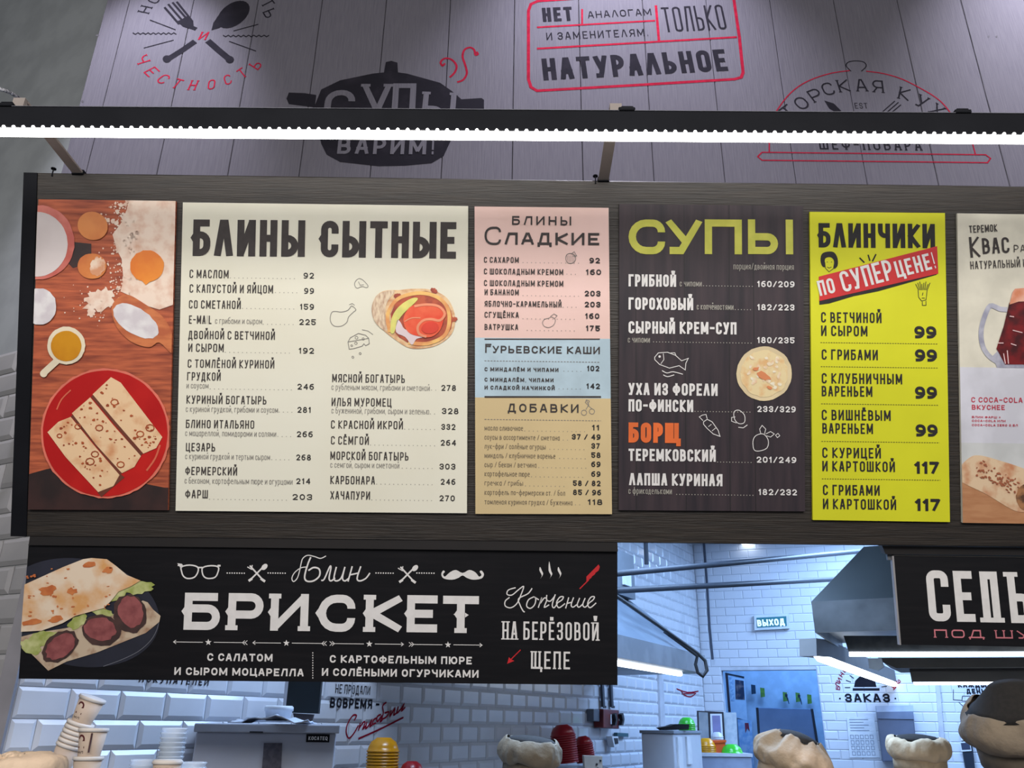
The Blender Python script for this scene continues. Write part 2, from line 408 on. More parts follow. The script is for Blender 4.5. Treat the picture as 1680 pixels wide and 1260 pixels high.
def tile_wall(wall, surf, x0, x1, z0, z1, m, tw, th, see, skip=None, flat=False, off=0, gap=None):
    V, F = metro(tw-.003, th-.003, .006 if flat else .011, .006 if flat else .016)
    me = mesh('tile', V, F, m); cand = []; rest = MB()
    r0 = int(z0/th); r1 = int(math.ceil(z1/th))
    for r in range(r0, r1):
        z = (r+.5)*th
        sh = (r % 2)*tw/2+off
        c = int((x0-sh)/tw)-1
        while (c*tw+sh) < x1:
            xa, xb = c*tw+sh, c*tw+sh+tw; c += 1
            lo_, hi_ = x0, x1
            if gap and z < gap[2]:
                if (xa+xb)/2 < (gap[0]+gap[1])/2: hi_ = gap[0]
                else: lo_ = gap[1]
            if xa < lo_-.001 or xb > hi_+.001:
                xa2, xb2 = max(xa, lo_), min(xb, hi_)
                if xb2-xa2 < .03: continue
                if skip and skip((xa2+xb2)/2, z): continue
                v2, f2 = metro(xb2-xa2-.003, th-.003, .008, .012); rest.add([(p[0]+(xa2+xb2)/2, p[1], p[2]+z) for p in v2], f2); continue
            x = (xa+xb)/2
            if skip and skip(x, z): continue
            P = surf.O+surf.ex*x+Vector((0, 0, z)); u, v = proj(P); ua, _ = proj(P-surf.ex*tw/2); ub, _ = proj(P+surf.ex*tw/2)
            if see(u, v): cand.append((-(ub-ua), x, z))
            else: rest.add([(p[0]+x, p[1], p[2]+z) for p in V], F)
    cand.sort()
    for k, (_, x, z) in enumerate(cand):
        if k < 300: o = link('tile', me, wall); o.location = (x, 0, z)
        else: rest.add([(p[0]+x, p[1], p[2]+z) for p in V], F)
    if rest.V: tag(rest.build('tile', m, wall), kind='stuff')
def below_banner(u, v): return -30 < u < 1710 and 1095 < v < 1285
L_side = 7.46-.18
wl = wall_box('wall_side', S_wall, -.18, L_side, 0, 3.52, M_grout)
tile_wall(wl, S_wall, -.16, L_side, 0.9, 3.52, M_tile, .2, .1, lambda u, v: (0 < u < 1012 and 1105 < v < 1270) or (1012 <= u < 1180 and 885 < v < 1270), off=.03)
wlf = wall_box('wall_left', S_left, -2.6, 0, 0, 5.6, M_leftwall)
tile_wall(wlf, S_left, -2.4, -.02, 0.9, 3.0, M_tileg, .2, .1, lambda u, v: -20 < u < 60 and 280 < v < 1270, off=.07)
dx0 = S_back.loc(1190, 1180)[0]; dx1 = S_back.loc(1349, 1180)[0]; dz = S_back.loc(1270, 1099)[1]
wb = wall_box('wall_back', S_back, -.12, 6.2, 0, 3.52, M_grout, .15, (dx0, dx1, dz))
tile_wall(wb, S_back, 0, 6.2, 0.9, 3.52, M_tile2, .2, .088, lambda u, v: 1160 < u < 1700 and 885 < v < 1270 and not (u > 1470 and v < 1060),
          gap=(dx0, dx1, dz), flat=True)
tag(MB().box(-4, 9, -4, 14, -.1, 0).build('floor', mat('grey floor tile', (120, 118, 116), (108, 106, 104), 4, rough=.4)), kind='structure')
tag(MB().box(-1.6, 8.4, 3.05, 12.6, 3.52, 3.62).build('ceiling', mat('white ceiling', (200, 202, 206), rough=.9)), kind='structure')
# store room behind the doorway
M_store = mat('store room paint', (200, 205, 212), rough=.8)
S_store = Surf((2.086, 11.4, 0))
S_sb = S_back.at(1270, 1150, -1.9)
def inback(mb, name, m, mw=None): o = mb.build(name, m); o.matrix_world = S_back.mw(); return tag(o, kind='structure')
inback(MB().box(-.3, 3.6, 1.95, 2.05, 0, 3.52), 'wall_store_back', M_store)
inback(MB().box(-.05, .05, .16, 1.94, 0, 3.52), 'wall_store_left', M_store)
inback(MB().box(3.4, 3.5, .16, 1.94, 0, 3.52), 'wall_store_right', M_store)
inback(MB().box(-.1, 3.6, .16, 2.05, 3.2, 3.3), 'ceiling_store', M_store)
# corner trim
c0 = S_left.O
o = MB().box(-.035, .012, -.02, .02, 0, 3.2).build('trim_corner', mat('grey corner trim', (128, 126, 132), rough=.5)); o.matrix_world = Surf((c0.x, c0.y, 0), 15).mw(); tag(o, kind='structure')
# bulkhead of vertical planks above the kitchen
bx0 = S_bulk.loc(130, 171)[0]; bw = .292
bulk = MB().box(bx0+.01, 4.6, .022, .2, -.06, 2.6).build('wall_upper', M_seam); bulk.matrix_world = S_bulk.mw(); tag(bulk, kind='structure')
seam = S_bulk.loc(842, 150)[0]; n0 = math.ceil((seam-bx0)/bw)
edges = [bx0]+[seam+bw*k for k in range(-n0+1, 16)]
edges = [e for e in edges if e < 4.6]
for a, b in zip(edges, edges[1:]):
    if b-a < .01: continue
    o = MB().box(a+.0012, b-.0012, 0, .022, -.06, 2.6).build('plank', M_plank, bulk); bevel(o, .002, 1)
# ------------------------------------------------------------------ writing on the bulkhead
def WP(name, m, layer=1): return Print(S_bulk, name, m, bulk, layer)
p = WP('red_frame', M_red)
p.line([(1000, -6), (882, 2), (871, 7), (867, 18), (867, 130), (871, 143), (881, 149), (1040, 140), (1205, 130), (1216, 127), (1219, 119), (1213, 62), (1204, 0), (1203, -8), (1000, -6)], 4.2)
p.line([(881, 45), (1075, 34)], 3); p.line([(955, 15), (955, 39)], 2.6); p.line([(1076, 9), (1081, 67)], 3.6); p.line([(881, 80), (1209, 61)], 3.4)
p.build()
p = WP('slogan_lettering', M_wallblack)
p.text('НЕТ', 891, 36, 940, 23, 6, v1=34, gap=.3); p.text('АНАΛОГАМ', 965, 30, 1069, 11, 1.7, v1=25, gap=.35)
p.text('И ЗАМЕНИТЕΛЯМ.', 897, 66, 1064, 12, 1.8, v1=59, gap=.45); p.text('ТОЛЬКО', 1091, 53, 1193, 41, 3.4, v1=48, gap=.35)
p.text('НАТУРАΛЬНОЕ', 892, 132, 1195, 36, 8.5, v1=116, gap=.3)
p.build()
p = WP('stewpot_emblem', M_wallblack)
p.poly([(517, 172), (527, 147), (558, 132), (611, 121), (630, 119), (633, 102), (642, 100), (652, 103), (653, 119), (668, 121), (722, 136), (742, 150), (757, 163), (790, 161), (794, 164), (794, 182), (760, 184), (748, 200), (740, 230), (728, 256), (708, 268), (665, 272), (622, 273), (558, 266), (536, 254), (527, 236), (519, 200), (513, 176), (474, 171), (470, 162), (474, 152), (500, 153), (519, 156)])
p.build()
p = WP('stewpot_lettering', M_plank, 3)
p.text('С', 528, 205, 578, 58, 11, v1=206, serif=.3); p.text('У', 590, 205, 638, 68, 10, v1=205, serif=.3); p.text('П', 641, 205, 680, 69, 10, v1=205, serif=.3); p.text('Ы', 690, 204, 745, 54, 9, v1=206, serif=.3)
p.text('ВАРИМ!', 553, 253, 713, 27, 6, v1=254, gap=.35)
p.build()
p = WP('red_swirl', M_red)
p.line([(730, 104), (726, 108), (723, 102), (730, 96), (741, 98), (749, 108), (746, 119), (738, 127)], 3, sm=4)
p.line([(782, 85), (784, 89), (780, 90), (778, 82), (771, 78), (762, 82), (759, 93), (763, 106), (766, 120), (760, 131), (750, 135)], 3, sm=4)
p.build()
# honesty emblem
p = WP('arc_lettering', M_red)
for c, u, v, r in (('Ч', 230, 97, 60), ('Е', 245, 117, 42), ('С', 264, 129, 28), ('Т', 287, 137, 15), ('Н', 314, 140, 2), ('О', 345, 139, -8), ('С', 373, 131, -22), ('Т', 398, 120, -35), ('Ь', 421, 106, -50)):
    p.let(c, u, v, 12, 16, 2.2, r, serif=.5, slant=.15)
p.let('И', 331, 59, 13, 13, 2.6, 0, slant=.25, serif=.3)
p.build()
p = WP('arc_lettering', M_wallblack)
for c, u, v, r in (('Н', 241, 14, -60), ('О', 255, -2, -50), ('Т', 436, 5, 50), ('Ь', 440, 22, 60)): p.let(c, u, v, 12, 15, 2.2, r, serif=.5)
p.build()
p = WP('crossed_cutlery', M_wallblack)
p.poly([(291, 35), (300, 44), (310, 47), (320, 50), (318, 44), (317, 34), (308, 26), (298, 32)])
p.line([(270, 12), (294, 40)], 3); p.line([(276, 7), (301, 36)], 3); p.line([(283, 4), (308, 33)], 3); p.line([(290, 3), (314, 33)], 3)
p.line([(296, 37), (322, 48)], 6)
p.blob(383, 24, 30, 18, -35, n=24); p.poly([(347, 50), (360, 46), (372, 38), (358, 26), (350, 38)])
p.line([(320, 68), (300, 82), (276, 97)], 9); p.blob(274, 97, 7, 6); p.line([(341, 67), (358, 82), (376, 97)], 9); p.blob(377, 98, 7, 6)
p.line([(246, 33), (288, 49)], 1.6); p.line([(424, 40), (383, 51)], 1.6); p.line([(236, 79), (285, 66)], 1.6); p.line([(376, 68), (420, 84)], 1.6)
p.line([(218+i*4.2, 55+(1.5 if i % 2 else -1)) for i in range(18)], 1.6); p.line([(366+i*4.2, 59+(1.5 if i % 2 else -1)) for i in range(19)], 1.6)
p.build()
# cloche emblem at right
p = WP('cloche_outline', M_red)
p.line([(1262, 200), (1272, 185), (1290, 160), (1310, 142), (1335, 129), (1365, 120), (1394, 116)], 1.8, sm=3)
p.line([(1421, 117), (1450, 121), (1480, 130), (1510, 145), (1535, 160), (1553, 177), (1572, 205)], 1.8, sm=3)
p.line([(1250, 250), (1243, 257), (1250, 263), (1620, 267), (1625, 260), (1617, 254), (1250, 250)], 2)
p.line([(1262, 200), (1262, 250)], 1.8); p.line([(1590, 215), (1600, 253)], 1.8)
p.build()
p = WP('cloche_lettering', M_wallblack)
p.line([(1396, 117), (1388, 108), (1392, 102), (1404, 100), (1417, 102), (1421, 109), (1413, 117)], 1.5, sm=3)
for c, u, v, r in (('Т', 1296, 183, -38), ('О', 1318, 169, -30), ('Р', 1341, 156, -22), ('С', 1361, 146, -12), ('К', 1386, 141, -5), ('А', 1415, 140, 0), ('Я', 1442, 142, 4), ('К', 1484, 154, 15), ('У', 1512, 166, 24), ('Х', 1536, 180, 32), ('Н', 1555, 197, 38)):
    p.let(c, u, v, 18, 20, 2.6, r, serif=.5)
p.text('EST', 1403, 178, 1424, 9, 1.1, gap=.4)
p.poly([(1352, 165), (1368, 170), (1380, 182), (1372, 185), (1360, 178)]); p.line([(1445, 186), (1468, 166)], 1.6); p.line([(1452, 187), (1474, 168)], 1.6); p.line([(1460, 187), (1478, 172)], 1.6)
p.text('ШЕФ-ПОВАРА', 1345, 245, 1513, 17, 2.4, serif=.4, gap=.6)
p.build()
p = WP('screw_head', M_seam); p.blob(135.5, 166.5, 1.8); p.blob(160, 58, 3, 1); p.blob(1622, 60, 1.5); p.blob(1635, 60, 1.5); p.build()
# ------------------------------------------------------------------ menu panel (leans towards the hall) and its boards
S_menu = Surf(pt(840, 600, 2.3), yaw=-.2, lean=19.8)
OUT = 1960
panel, s_pan = slab('menu_backboard', S_menu, [(40, 283), (OUT, 309.5), (OUT, 900.5), (18, 880)], .045, M_wood)
tag(panel, 'long dark wood-grain panel that carries the row of menu boards', 'sign panel'); bevel(panel, .003, 1)
slab('side_frame', s_pan, [(40, 283.5), (62, 284), (44, 880), (18.5, 879.5)], .004, M_black, panel, y0=-.004)
slab('bottom_rail', s_pan, [(48, 880), (1013, 889), (1014, 905), (46, 894.5)], .03, mat('dark rail', (34, 31, 31), rough=.5), panel, y0=.003)
slab('bottom_rail', s_pan, [(1452, 897), (OUT, 903), (OUT, 916), (1458, 911)], .03, MATS['dark rail'], panel, y0=.02)
def board(name, P, m, label, cat='menu board', th=.008, base=None, off=.009):
    b = base or S_menu
    cu = sum(p[0] for p in P)/4; cv = sum(p[1] for p in P)/4
    s = b.at(cu, cv, off)
    V, Fc = extrude([s.loc(*p) for p in P], 0, th)
    o = link(name, mesh(name, V, Fc, m), None, s.mw()); tag(o, label, cat)
    return o, s, P
# 1 photo poster
M_poster = mat('photo print: reddish table boards', (196, 104, 70), (128, 62, 48), 14, (.35, .7), .45, stretch=(.6, 1, 6), spec=.3)
o, s, C = board('menu_board', [(63, 327), (288.6, 330), (275.5, 837), (46, 836)], M_poster, 'tall photo board of flour, eggs and folded pancakes on a red plate')
def PR(name, m, layer, label=None, clip=True): return Print(s, name, m, o, layer, C if clip else None, label)
p = PR('picture_table_edge', mat('dark table print', (58, 36, 34), (40, 28, 28), 10, rough=.5), 1); p.poly([(40, 780), (75, 770), (100, 765), (270, 800), (290, 800), (290, 845), (40, 845)])
p.poly([(100, 395), (150, 400), (150, 430), (120, 440), (100, 420)]); p.build()
p = PR('picture_flour', mat('flour print', (236, 214, 196), (214, 168, 142), 26, (.45, .75), .5), 2)
p.poly([(215, 320), (208, 345), (200, 365), (185, 385), (192, 410), (200, 425), (203, 460), (198, 478), (215, 486), (235, 500), (262, 508), (285, 500), (295, 420), (295, 320)])
p.blob(164, 492, 27, 17, -10, .28); p.blob(150, 512, 6, 8, 0, .3)
for k in range(150):
    a = random.random(); x = random.gauss(196, 12); y = random.uniform(332, 480); p.blob(x, y, random.uniform(.6, 2.0), n=6, jag=.3)
for k in range(160): p.blob(random.gauss(212, 10), random.uniform(330, 500), random.uniform(1.5, 4), n=7, jag=.3)
for k in range(60): p.blob(random.gauss(160, 24), random.gauss(500, 16), random.uniform(.5, 1.6), n=6)
p.build()
p = PR('picture_bowl', mat('pink bowl rim', (214, 122, 108), (196, 96, 84), 12, rough=.4), 3); p.blob(64, 398, 59, 61, 0, .01, 48); p.build()
p = PR('picture_milk', mat('milk print', (225, 214, 212), (212, 200, 198), 4, rough=.4), 4); p.blob(62, 401, 50, 53, 0, .005, 48); p.build()
p = PR('picture_egg', mat('egg print', (222, 138, 70), (204, 112, 56), 7, rough=.4), 4); p.blob(153, 371, 25, 23, 25); p.blob(152, 437, 24, 21, 0, .02); p.build()
p = PR('picture_yolk', mat('yolk print', (236, 146, 52), (226, 122, 40), 8, rough=.35), 4); p.blob(242, 437, 28, 26, 0, .03); p.poly([(225, 452), (240, 468), (255, 455)]); p.build()
p = PR('picture_eggshell', mat('shell print', (240, 214, 190), (214, 150, 110), 30, rough=.4), 5); p.blob(161, 438, 12, 16, 20, .14); p.build()
p = PR('picture_scoop', mat('wooden scoop print', (206, 120, 70), (180, 92, 54), 12, rough=.5, stretch=(1, 1, 3)), 4)
p.poly(smooth([(184, 505), (196, 488), (212, 484), (240, 500), (268, 520), (284, 550), (284, 580), (262, 562), (245, 570), (215, 560), (192, 536)], 4, True)); p.build()
p = PR('picture_scoop_flour', mat('white flour print', (226, 222, 222), (208, 200, 204), 22, rough=.5), 5); p.blob(224, 527, 42, 21, 33, .03, 30); p.blob(66, 503, 28, 30, 0, .03); p.build()
p = PR('picture_cup', mat('cream cup print', (232, 218, 190), rough=.4), 5); p.blob(110, 567, 31, 31, 0, .015, 40); p.line([(97, 590), (73, 612)], 11); p.blob(73, 613, 6); p.build()
p = PR('picture_oil', mat('yellow oil print', (206, 142, 30), (190, 120, 24), 8, rough=.3), 6); p.blob(110, 568, 25, 25, 0, .01, 36); p.build()
p = PR('picture_plate_rim', mat('plate rim print', (228, 120, 100), rough=.4), 5); p.blob(174, 711, 106, 106, 0, .008, 90); p.build()
p = PR('picture_plate', mat('red plate print', (196, 36, 32), (178, 26, 26), 5, rough=.3), 6); p.blob(174, 711, 102, 103, 0, .003, 70); p.build()
p = PR('picture_plate_glint', mat('plate glint print', (224, 110, 84), rough=.3), 7); p.line([(95, 672), (103, 655), (118, 640)], 2.2, sm=3); p.line([(242, 772), (256, 752), (264, 730)], 3, sm=3); p.build()
M_pc = mat('pancake print', (234, 198, 156), (212, 150, 104), 16, (.5, .72), .5)
p = PR('picture_pancake_shadow', mat('pancake fold print', (110, 52, 34), rough=.6), 7)
p.poly([(151, 651), (155, 648), (236, 744), (232, 748)]); p.poly([(118, 683), (122, 680), (203, 775), (198, 779)]); p.poly([(162, 808), (199, 777), (206, 783), (168, 815)]); p.build()
p = PR('picture_pancake', M_pc, 8)
for q in ([(154, 647), (184, 619), (200, 628), (268, 717), (258, 735), (237, 744), (190, 690)], [(120, 678), (150, 652), (190, 700), (233, 748), (222, 766), (202, 776), (160, 730)], [(80, 709), (98, 692), (118, 684), (160, 735), (198, 779), (188, 797), (163, 807), (110, 750)]):
    p.poly(q)
p.build()
p = PR('picture_pancake_spot', mat('browned spot print', (176, 84, 42), (150, 66, 34), 30, rough=.5), 9)
rr = random.Random(3)
for k in range(85):
    t_, q_ = rr.random(), rr.uniform(-.42, .42); c_ = rr.choice([((170, 636), (250, 730)), ((136, 668), (216, 760)), ((100, 698), (180, 790))])
    x = c_[0][0]+(c_[1][0]-c_[0][0])*t_+q_*30; y = c_[0][1]+(c_[1][1]-c_[0][1])*t_-q_*26
    r = rr.uniform(.8, 3); p.blob(x, y, r, r*.8, 0, .3, 8)
for x, y, r in ((248, 702, 7), (232, 712, 6), (190, 660, 6), (165, 702, 6), (150, 757, 7), (130, 700, 5), (158, 745, 6), (100, 715, 4), (200, 762, 6)):
    p.line([(x+r*math.cos(a/8*6.28), y+r*.8*math.sin(a/8*6.28)) for a in range(9)], 1.8)
p.build()
# 2 savoury pancakes
M_cream = mat('cream board print', (226, 222, 203), (230, 227, 210), 2, rough=.5, spec=.25)
o, s, C = board('menu_board', [(300, 332), (768, 338), (766, 842), (288, 838)], M_cream, 'wide cream menu board headed with large brown lettering and a salmon wrap')
p = PR('heading', M_ink, 1, clip=False)
p.text('БΛИНЫ', 316, 420, 500, 60, 11.5, v1=421.5, gap=.24, rnd=.8, spur=.35, spurs='БС'); p.text('СЫТНЫЕ', 526, 422, 748, 60, 11.5, v1=424.5, gap=.22, rnd=.8, spur=.35, spurs='БС'); p.build()
def rows(name, m, L, H, tk, layer=1, **k):
    p = PR(name, m, layer, clip=False)
    for r in L: p.text(r[0], r[1], r[3], r[2], (r[4] if len(r) > 4 else H), tk, **k)
    p.build()
rows('dish_names', M_ink, [('С МАСЛОМ', 311, 375, 456), ('С КАПУСТОЙ И ЯЙЦОМ', 311, 448, 480), ('СО СМЕТАНОЙ', 310, 395, 506), ('E-MAIL', 310, 347, 531),
 ('ДВОЙНОЙ С ВЕТЧИНОЙ', 309, 451, 556), ('И СЫРОМ', 309, 367, 577), ('С ТОМЛЁНОЙ КУРИНОЙ', 308, 450, 603), ('ГРУДКОЙ', 307, 362, 624),
 ('КУРИНЫЙ БОГАТЫРЬ', 306, 437, 662), ('БЛИНО ИТАЛЬЯНО', 305, 417, 702), ('ЦЕЗАРЬ', 305, 353, 740), ('ФЕРМЕРСКИЙ', 304, 389, 779), ('ФАРШ', 304, 341, 817),
 ('МЯСНОЙ БОГАТЫРЬ', 545, 664, 627), ('ИЛЬЯ МУРОМЕЦ', 544, 642, 666), ('С КРАСНОЙ ИКРОЙ', 543, 661, 703), ('С СЁМГОЙ', 543, 605, 729),
 ('МОРСКОЙ БОГАТЫРЬ', 542, 670, 754), ('КАРБОНАРА', 542, 615, 794), ('ХАЧАПУРИ', 542, 607, 819)], 13.5, 1.7, gap=.4, rnd=.6)
rows('dish_notes', M_grey, [('с грибами и сыром', 353, 430, 531), ('и соусом', 306, 342, 637), ('с куриной грудкой, грибами и соусом', 305, 456, 675.5), ('с моцареллой, помидорами и салями', 304, 453, 715),
 ('с куриной грудкой и тертым сыром', 304, 443, 753), ('с беконом, картофельным пюре и огурцами', 303, 480, 793), ('с рубленым мясом, грибами и сметаной', 544, 705, 639.5),
 ('с бужениной, грибами, сыром и зеленью', 544, 704, 678), ('с семгой, сыром и сметаной', 542, 655, 767)], 10, .75, gap=.3)
PB = [('92', 498, 515, 457), ('99', 499, 515, 482), ('159', 492, 515, 508), ('225', 491, 518, 533), ('192', 490, 515, 580), ('246', 488, 515, 639), ('281', 488, 510, 677), ('266', 487, 513, 717), ('268', 486, 510, 755), ('214', 486, 509, 794), ('203', 480, 512, 820),
 ('278', 724, 748, 641), ('328', 725, 752, 679), ('332', 724, 747, 705), ('264', 723, 748, 731), ('303', 721, 747, 770), ('246', 723, 747, 795), ('270', 721, 746, 822)]
rows('prices', M_inkb, PB, 9.5, 1.65, gap=.35)
p = PR('leader_dots', M_grey, 1, clip=False)
for a, b, v in ((378, 490, 456), (452, 492, 480), (398, 486, 506), (432, 484, 532), (370, 482, 578), (345, 480, 638), (458, 482, 676), (456, 480, 716), (446, 478, 754), (344, 474, 819), (708, 718, 640), (706, 720, 679), (664, 716, 704), (608, 716, 730), (660, 714, 768), (618, 716, 794), (610, 715, 820)): p.dots(a, b, v)
p.build()
def drumstick(p): p.line([(545, 512), (542, 520), (543, 529), (549, 535), (560, 535), (569, 529), (572, 520), (580, 512), (584, 508), (577, 502), (571, 509), (560, 512), (552, 511)], 1, True, 3); p.line([(573, 500), (578, 498), (582, 501)], .9)
p = PR('doodles', M_grey, 1, clip=False)
drumstick(p)
p.line([(582, 468), (583, 462), (589, 457), (596, 460), (604, 469), (601, 472), (594, 470), (586, 473)], .9, True, 3); p.line([(588, 462), (591, 468), (597, 467)], .8)
p.line([(571, 561), (575, 554), (588, 547), (600, 550), (605, 555), (606, 564), (600, 567), (597, 564), (594, 568), (580, 572), (573, 573)], 1, True); p.line([(571, 561), (605, 555)], .9)
for x, y, r in ((585, 554, 2.5), (596, 556, 2), (584, 563, 2.3), (577, 567, 1.6), (579, 586, 1.8), (591, 580, 1.8)): p.line([(x+r*math.cos(a), y+r*math.sin(a)) for a in (0, 1, 2, 3, 4, 5)], .8, True)
p.line([(594, 541), (604, 543), (612, 549)], .9); p.build()
# the wrap
p = PR('wrap_body', mat('wrap print', (230, 196, 150), (196, 134, 90), 30, (.45, .7), .5, stretch=(1, 1, 1.6)), 2)
p.poly(smooth([(610, 505), (617, 486), (632, 477), (655, 476), (675, 474), (705, 475), (730, 486), (742, 503), (747, 525), (741, 548), (722, 564), (700, 571), (672, 571), (648, 557), (628, 541), (614, 526)], 4, True)); p.build()
p = PR('wrap_outer', mat('pale wrap print', (226, 206, 176), (186, 150, 124), 40, (.4, .65), .5, stretch=(3, 1, 1)), 3)
p.poly(smooth([(610, 505), (617, 486), (632, 478), (648, 478), (636, 495), (632, 515), (636, 540), (628, 541), (614, 526)], 3, True)); p.build()
p = PR('wrap_shadow', mat('wrap inside print', (190, 88, 54), (150, 60, 44), 26, rough=.5), 3); p.blob(692, 523, 51, 45, 8, .02); p.blob(712, 477, 6, 4, 30, .2); p.blob(652, 486, 6, 5, 0, .2); p.blob(744, 524, 6, 4, 0, .3); p.build()
p = PR('wrap_egg', mat('wrap omelette print', (238, 190, 110), (222, 150, 90), 22, rough=.5), 4)
p.line([(640, 545), (636, 520), (644, 500), (660, 487), (690, 481), (718, 488), (734, 505), (737, 530), (728, 552), (700, 564), (670, 562)], 6, sm=5); p.build()
p = PR('wrap_lettuce', mat('pale lettuce print', (232, 220, 120), (206, 206, 110), 18, rough=.5), 5); p.poly(smooth([(641, 545), (643, 522), (655, 503), (675, 490), (686, 490), (678, 500), (662, 515), (652, 530), (647, 546)], 3, True)); p.build()
p = PR('wrap_cheese', mat('cream cheese print', (236, 216, 218), rough=.5), 5); p.poly(smooth([(652, 525), (650, 545), (665, 553), (676, 566), (684, 556), (700, 552), (680, 545), (664, 540), (658, 530)], 3, True)); p.build()
p = PR('wrap_salmon', mat('salmon print', (228, 74, 48), (236, 104, 70), 14, rough=.35), 6); p.poly(smooth([(662, 525), (672, 505), (690, 499), (715, 500), (730, 512), (728, 525), (722, 542), (708, 553), (688, 552), (670, 545)], 4, True)); p.build()
p = PR('wrap_salmon_fold', mat('light salmon print', (240, 150, 112), rough=.4), 7)
p.line([(680, 503), (700, 500), (720, 503), (730, 515), (722, 526), (708, 524), (695, 526), (686, 536), (688, 548), (700, 553)], 4, sm=4); p.line([(664, 528), (676, 522), (690, 522)], 2, sm=3); p.build()
p = PR('wrap_salmon_core', mat('salmon core print', (224, 66, 46), rough=.4), 8); p.blob(706, 538, 14, 10, -10, .04); p.build()
# 3 sweet pancakes
o, s, C = board('menu_board', [(778.6, 338.7), (998.5, 341), (1004, 843.5), (780, 843)], mat('pink board print', (228, 194, 184), (234, 200, 192), 3, rough=.5, spec=.25), 'narrow menu board split into pink, pale blue and tan sections')
p = PR('blue_section', mat('pale blue print', (184, 206, 218), rough=.5, spec=.25), 1); p.poly([(770, 554), (1010, 556), (1010, 654), (770, 652)]); p.build()
p = PR('tan_section', mat('tan print', (214, 192, 146), (206, 184, 140), 3, rough=.5, spec=.25), 1); p.poly([(770, 652), (1010, 654), (1010, 850), (770, 850)]); p.build()
p = PR('heading', M_ink, 2, clip=False); p.text('БЛИНЫ', 840, 369, 937, 14.5, 2.6, gap=.5); p.text('С', 795, 402, 822, 30, 3.6, v1=402); p.text('ЛАДКИЕ', 828, 401.5, 983, 20, 4, v1=402.5, gap=.3)
p.text('ГУРЬЕВСКИЕ КАШИ', 796, 579, 984, 12, 2.3, gap=.3); p.text('ДОБАВКИ', 833, 676, 949, 14, 2.5, gap=.45); p.text('Г', 796, 579, 806, 15, 2.3)
p.rect(795, 555.5, 984, 557.5); p.rect(795, 649.8, 986, 652.6); p.build()
rows('dish_names', M_ink, [('С САХАРОМ', 794, 851, 431), ('С ШОКОЛАДНЫМ КРЕМОМ', 794, 924, 450), ('С ШОКОЛАДНЫМ КРЕМОМ', 794, 924, 469), ('И БАНАНОМ', 795, 851, 484), ('ЯБЛОЧНО-КАРАМЕЛЬНЫЙ', 795, 921, 503), ('СГУЩЁНКА', 795, 851, 521), ('ВАТРУШКА', 795, 850, 541),
 ('С МИНДАЛЁМ И ЧИПАМИ', 795, 916, 609, 6.5), ('С МИНДАЛЁМ, ЧИПАМИ', 795, 908, 626, 6.5), ('И СЛАДКОЙ НАЧИНКОЙ', 795, 910, 639, 6.5)], 9.5, 1.45, 2, gap=.4)
rows('side_names', mat('brown grey ink', (120, 108, 88)), [('масло сливочное', 795, 858, 706), ('соусы в ассортименте / сметана', 795, 918, 721), ('лук-фри / солёные огурцы', 795, 895, 736), ('миндаль / клубничное варенье', 795, 911, 751), ('сыр / бекон / ветчина', 795, 880, 766), ('картофельное пюре', 795, 869, 781), ('гречка / грибы', 795, 858, 796), ('картофель по-фермерски ст. / бол', 795, 927, 811.5), ('томленая куриная грудка / буженина', 795, 939, 827)], 8.5, .8, 2, gap=.3)
rows('prices', M_inkb, [('92', 967, 984, 432), ('160', 961, 986, 451), ('203', 959, 985, 486), ('203', 959, 985, 504), ('160', 960, 983, 523), ('175', 961, 984, 543), ('102', 963, 983, 609), ('142', 962, 984, 638),
 ('11', 971, 983, 706), ('37 / 49', 938, 985, 721), ('37', 970, 984, 736), ('58', 970, 985, 751), ('69', 970, 985, 766), ('69', 970, 985, 782), ('58 / 82', 940, 985, 797), ('85 / 96', 940, 986, 812), ('118', 964, 988, 828)], 9, 1.9, 2, gap=.3)
p = PR('leader_dots', M_grey, 2, clip=False)
for a, b, v in ((858, 956, 431), (930, 950, 450), (858, 950, 485), (924, 950, 504), (858, 948, 523), (865, 948, 542), (925, 955, 609), (917, 955, 638), (861, 962, 707), (924, 934, 722), (902, 962, 737), (918, 962, 752), (884, 962, 767), (872, 962, 782), (862, 930, 797), (944, 958, 828)): p.dots(a, b, v)
p.dash(795, 984, 592); p.dash(795, 986, 688); p.build()
p = PR('doodles', M_grey, 2, clip=False)
p.line([(928, 424), (930, 418), (936, 416), (943, 419), (944, 427), (938, 432), (931, 431)], 1, True, 3); p.line([(938, 416), (942, 413), (946, 420), (940, 420)], .9)
for k in range(5): p.line([(930+k*3, 419), (932+k*2.4, 430)], .6)
p.line([(893, 524), (890, 530), (894, 536), (902, 537), (909, 532), (911, 524), (905, 520), (900, 522)], .8, True, 3); p.line([(903, 519), (909, 515), (914, 518), (910, 522)], .8)
p.line([(962, 657), (966, 664), (961, 672)], .9); p.line([(962, 662), (968, 668), (972, 671)], .9)
for x, y in ((958, 677), (971, 675)): p.line([(x+4.5*math.cos(a*.8), y+4.5*math.sin(a*.8)) for a in range(8)], .9, True)
p.line([(962, 656), (960, 660), (964, 664), (967, 658)], .9, True); p.build()
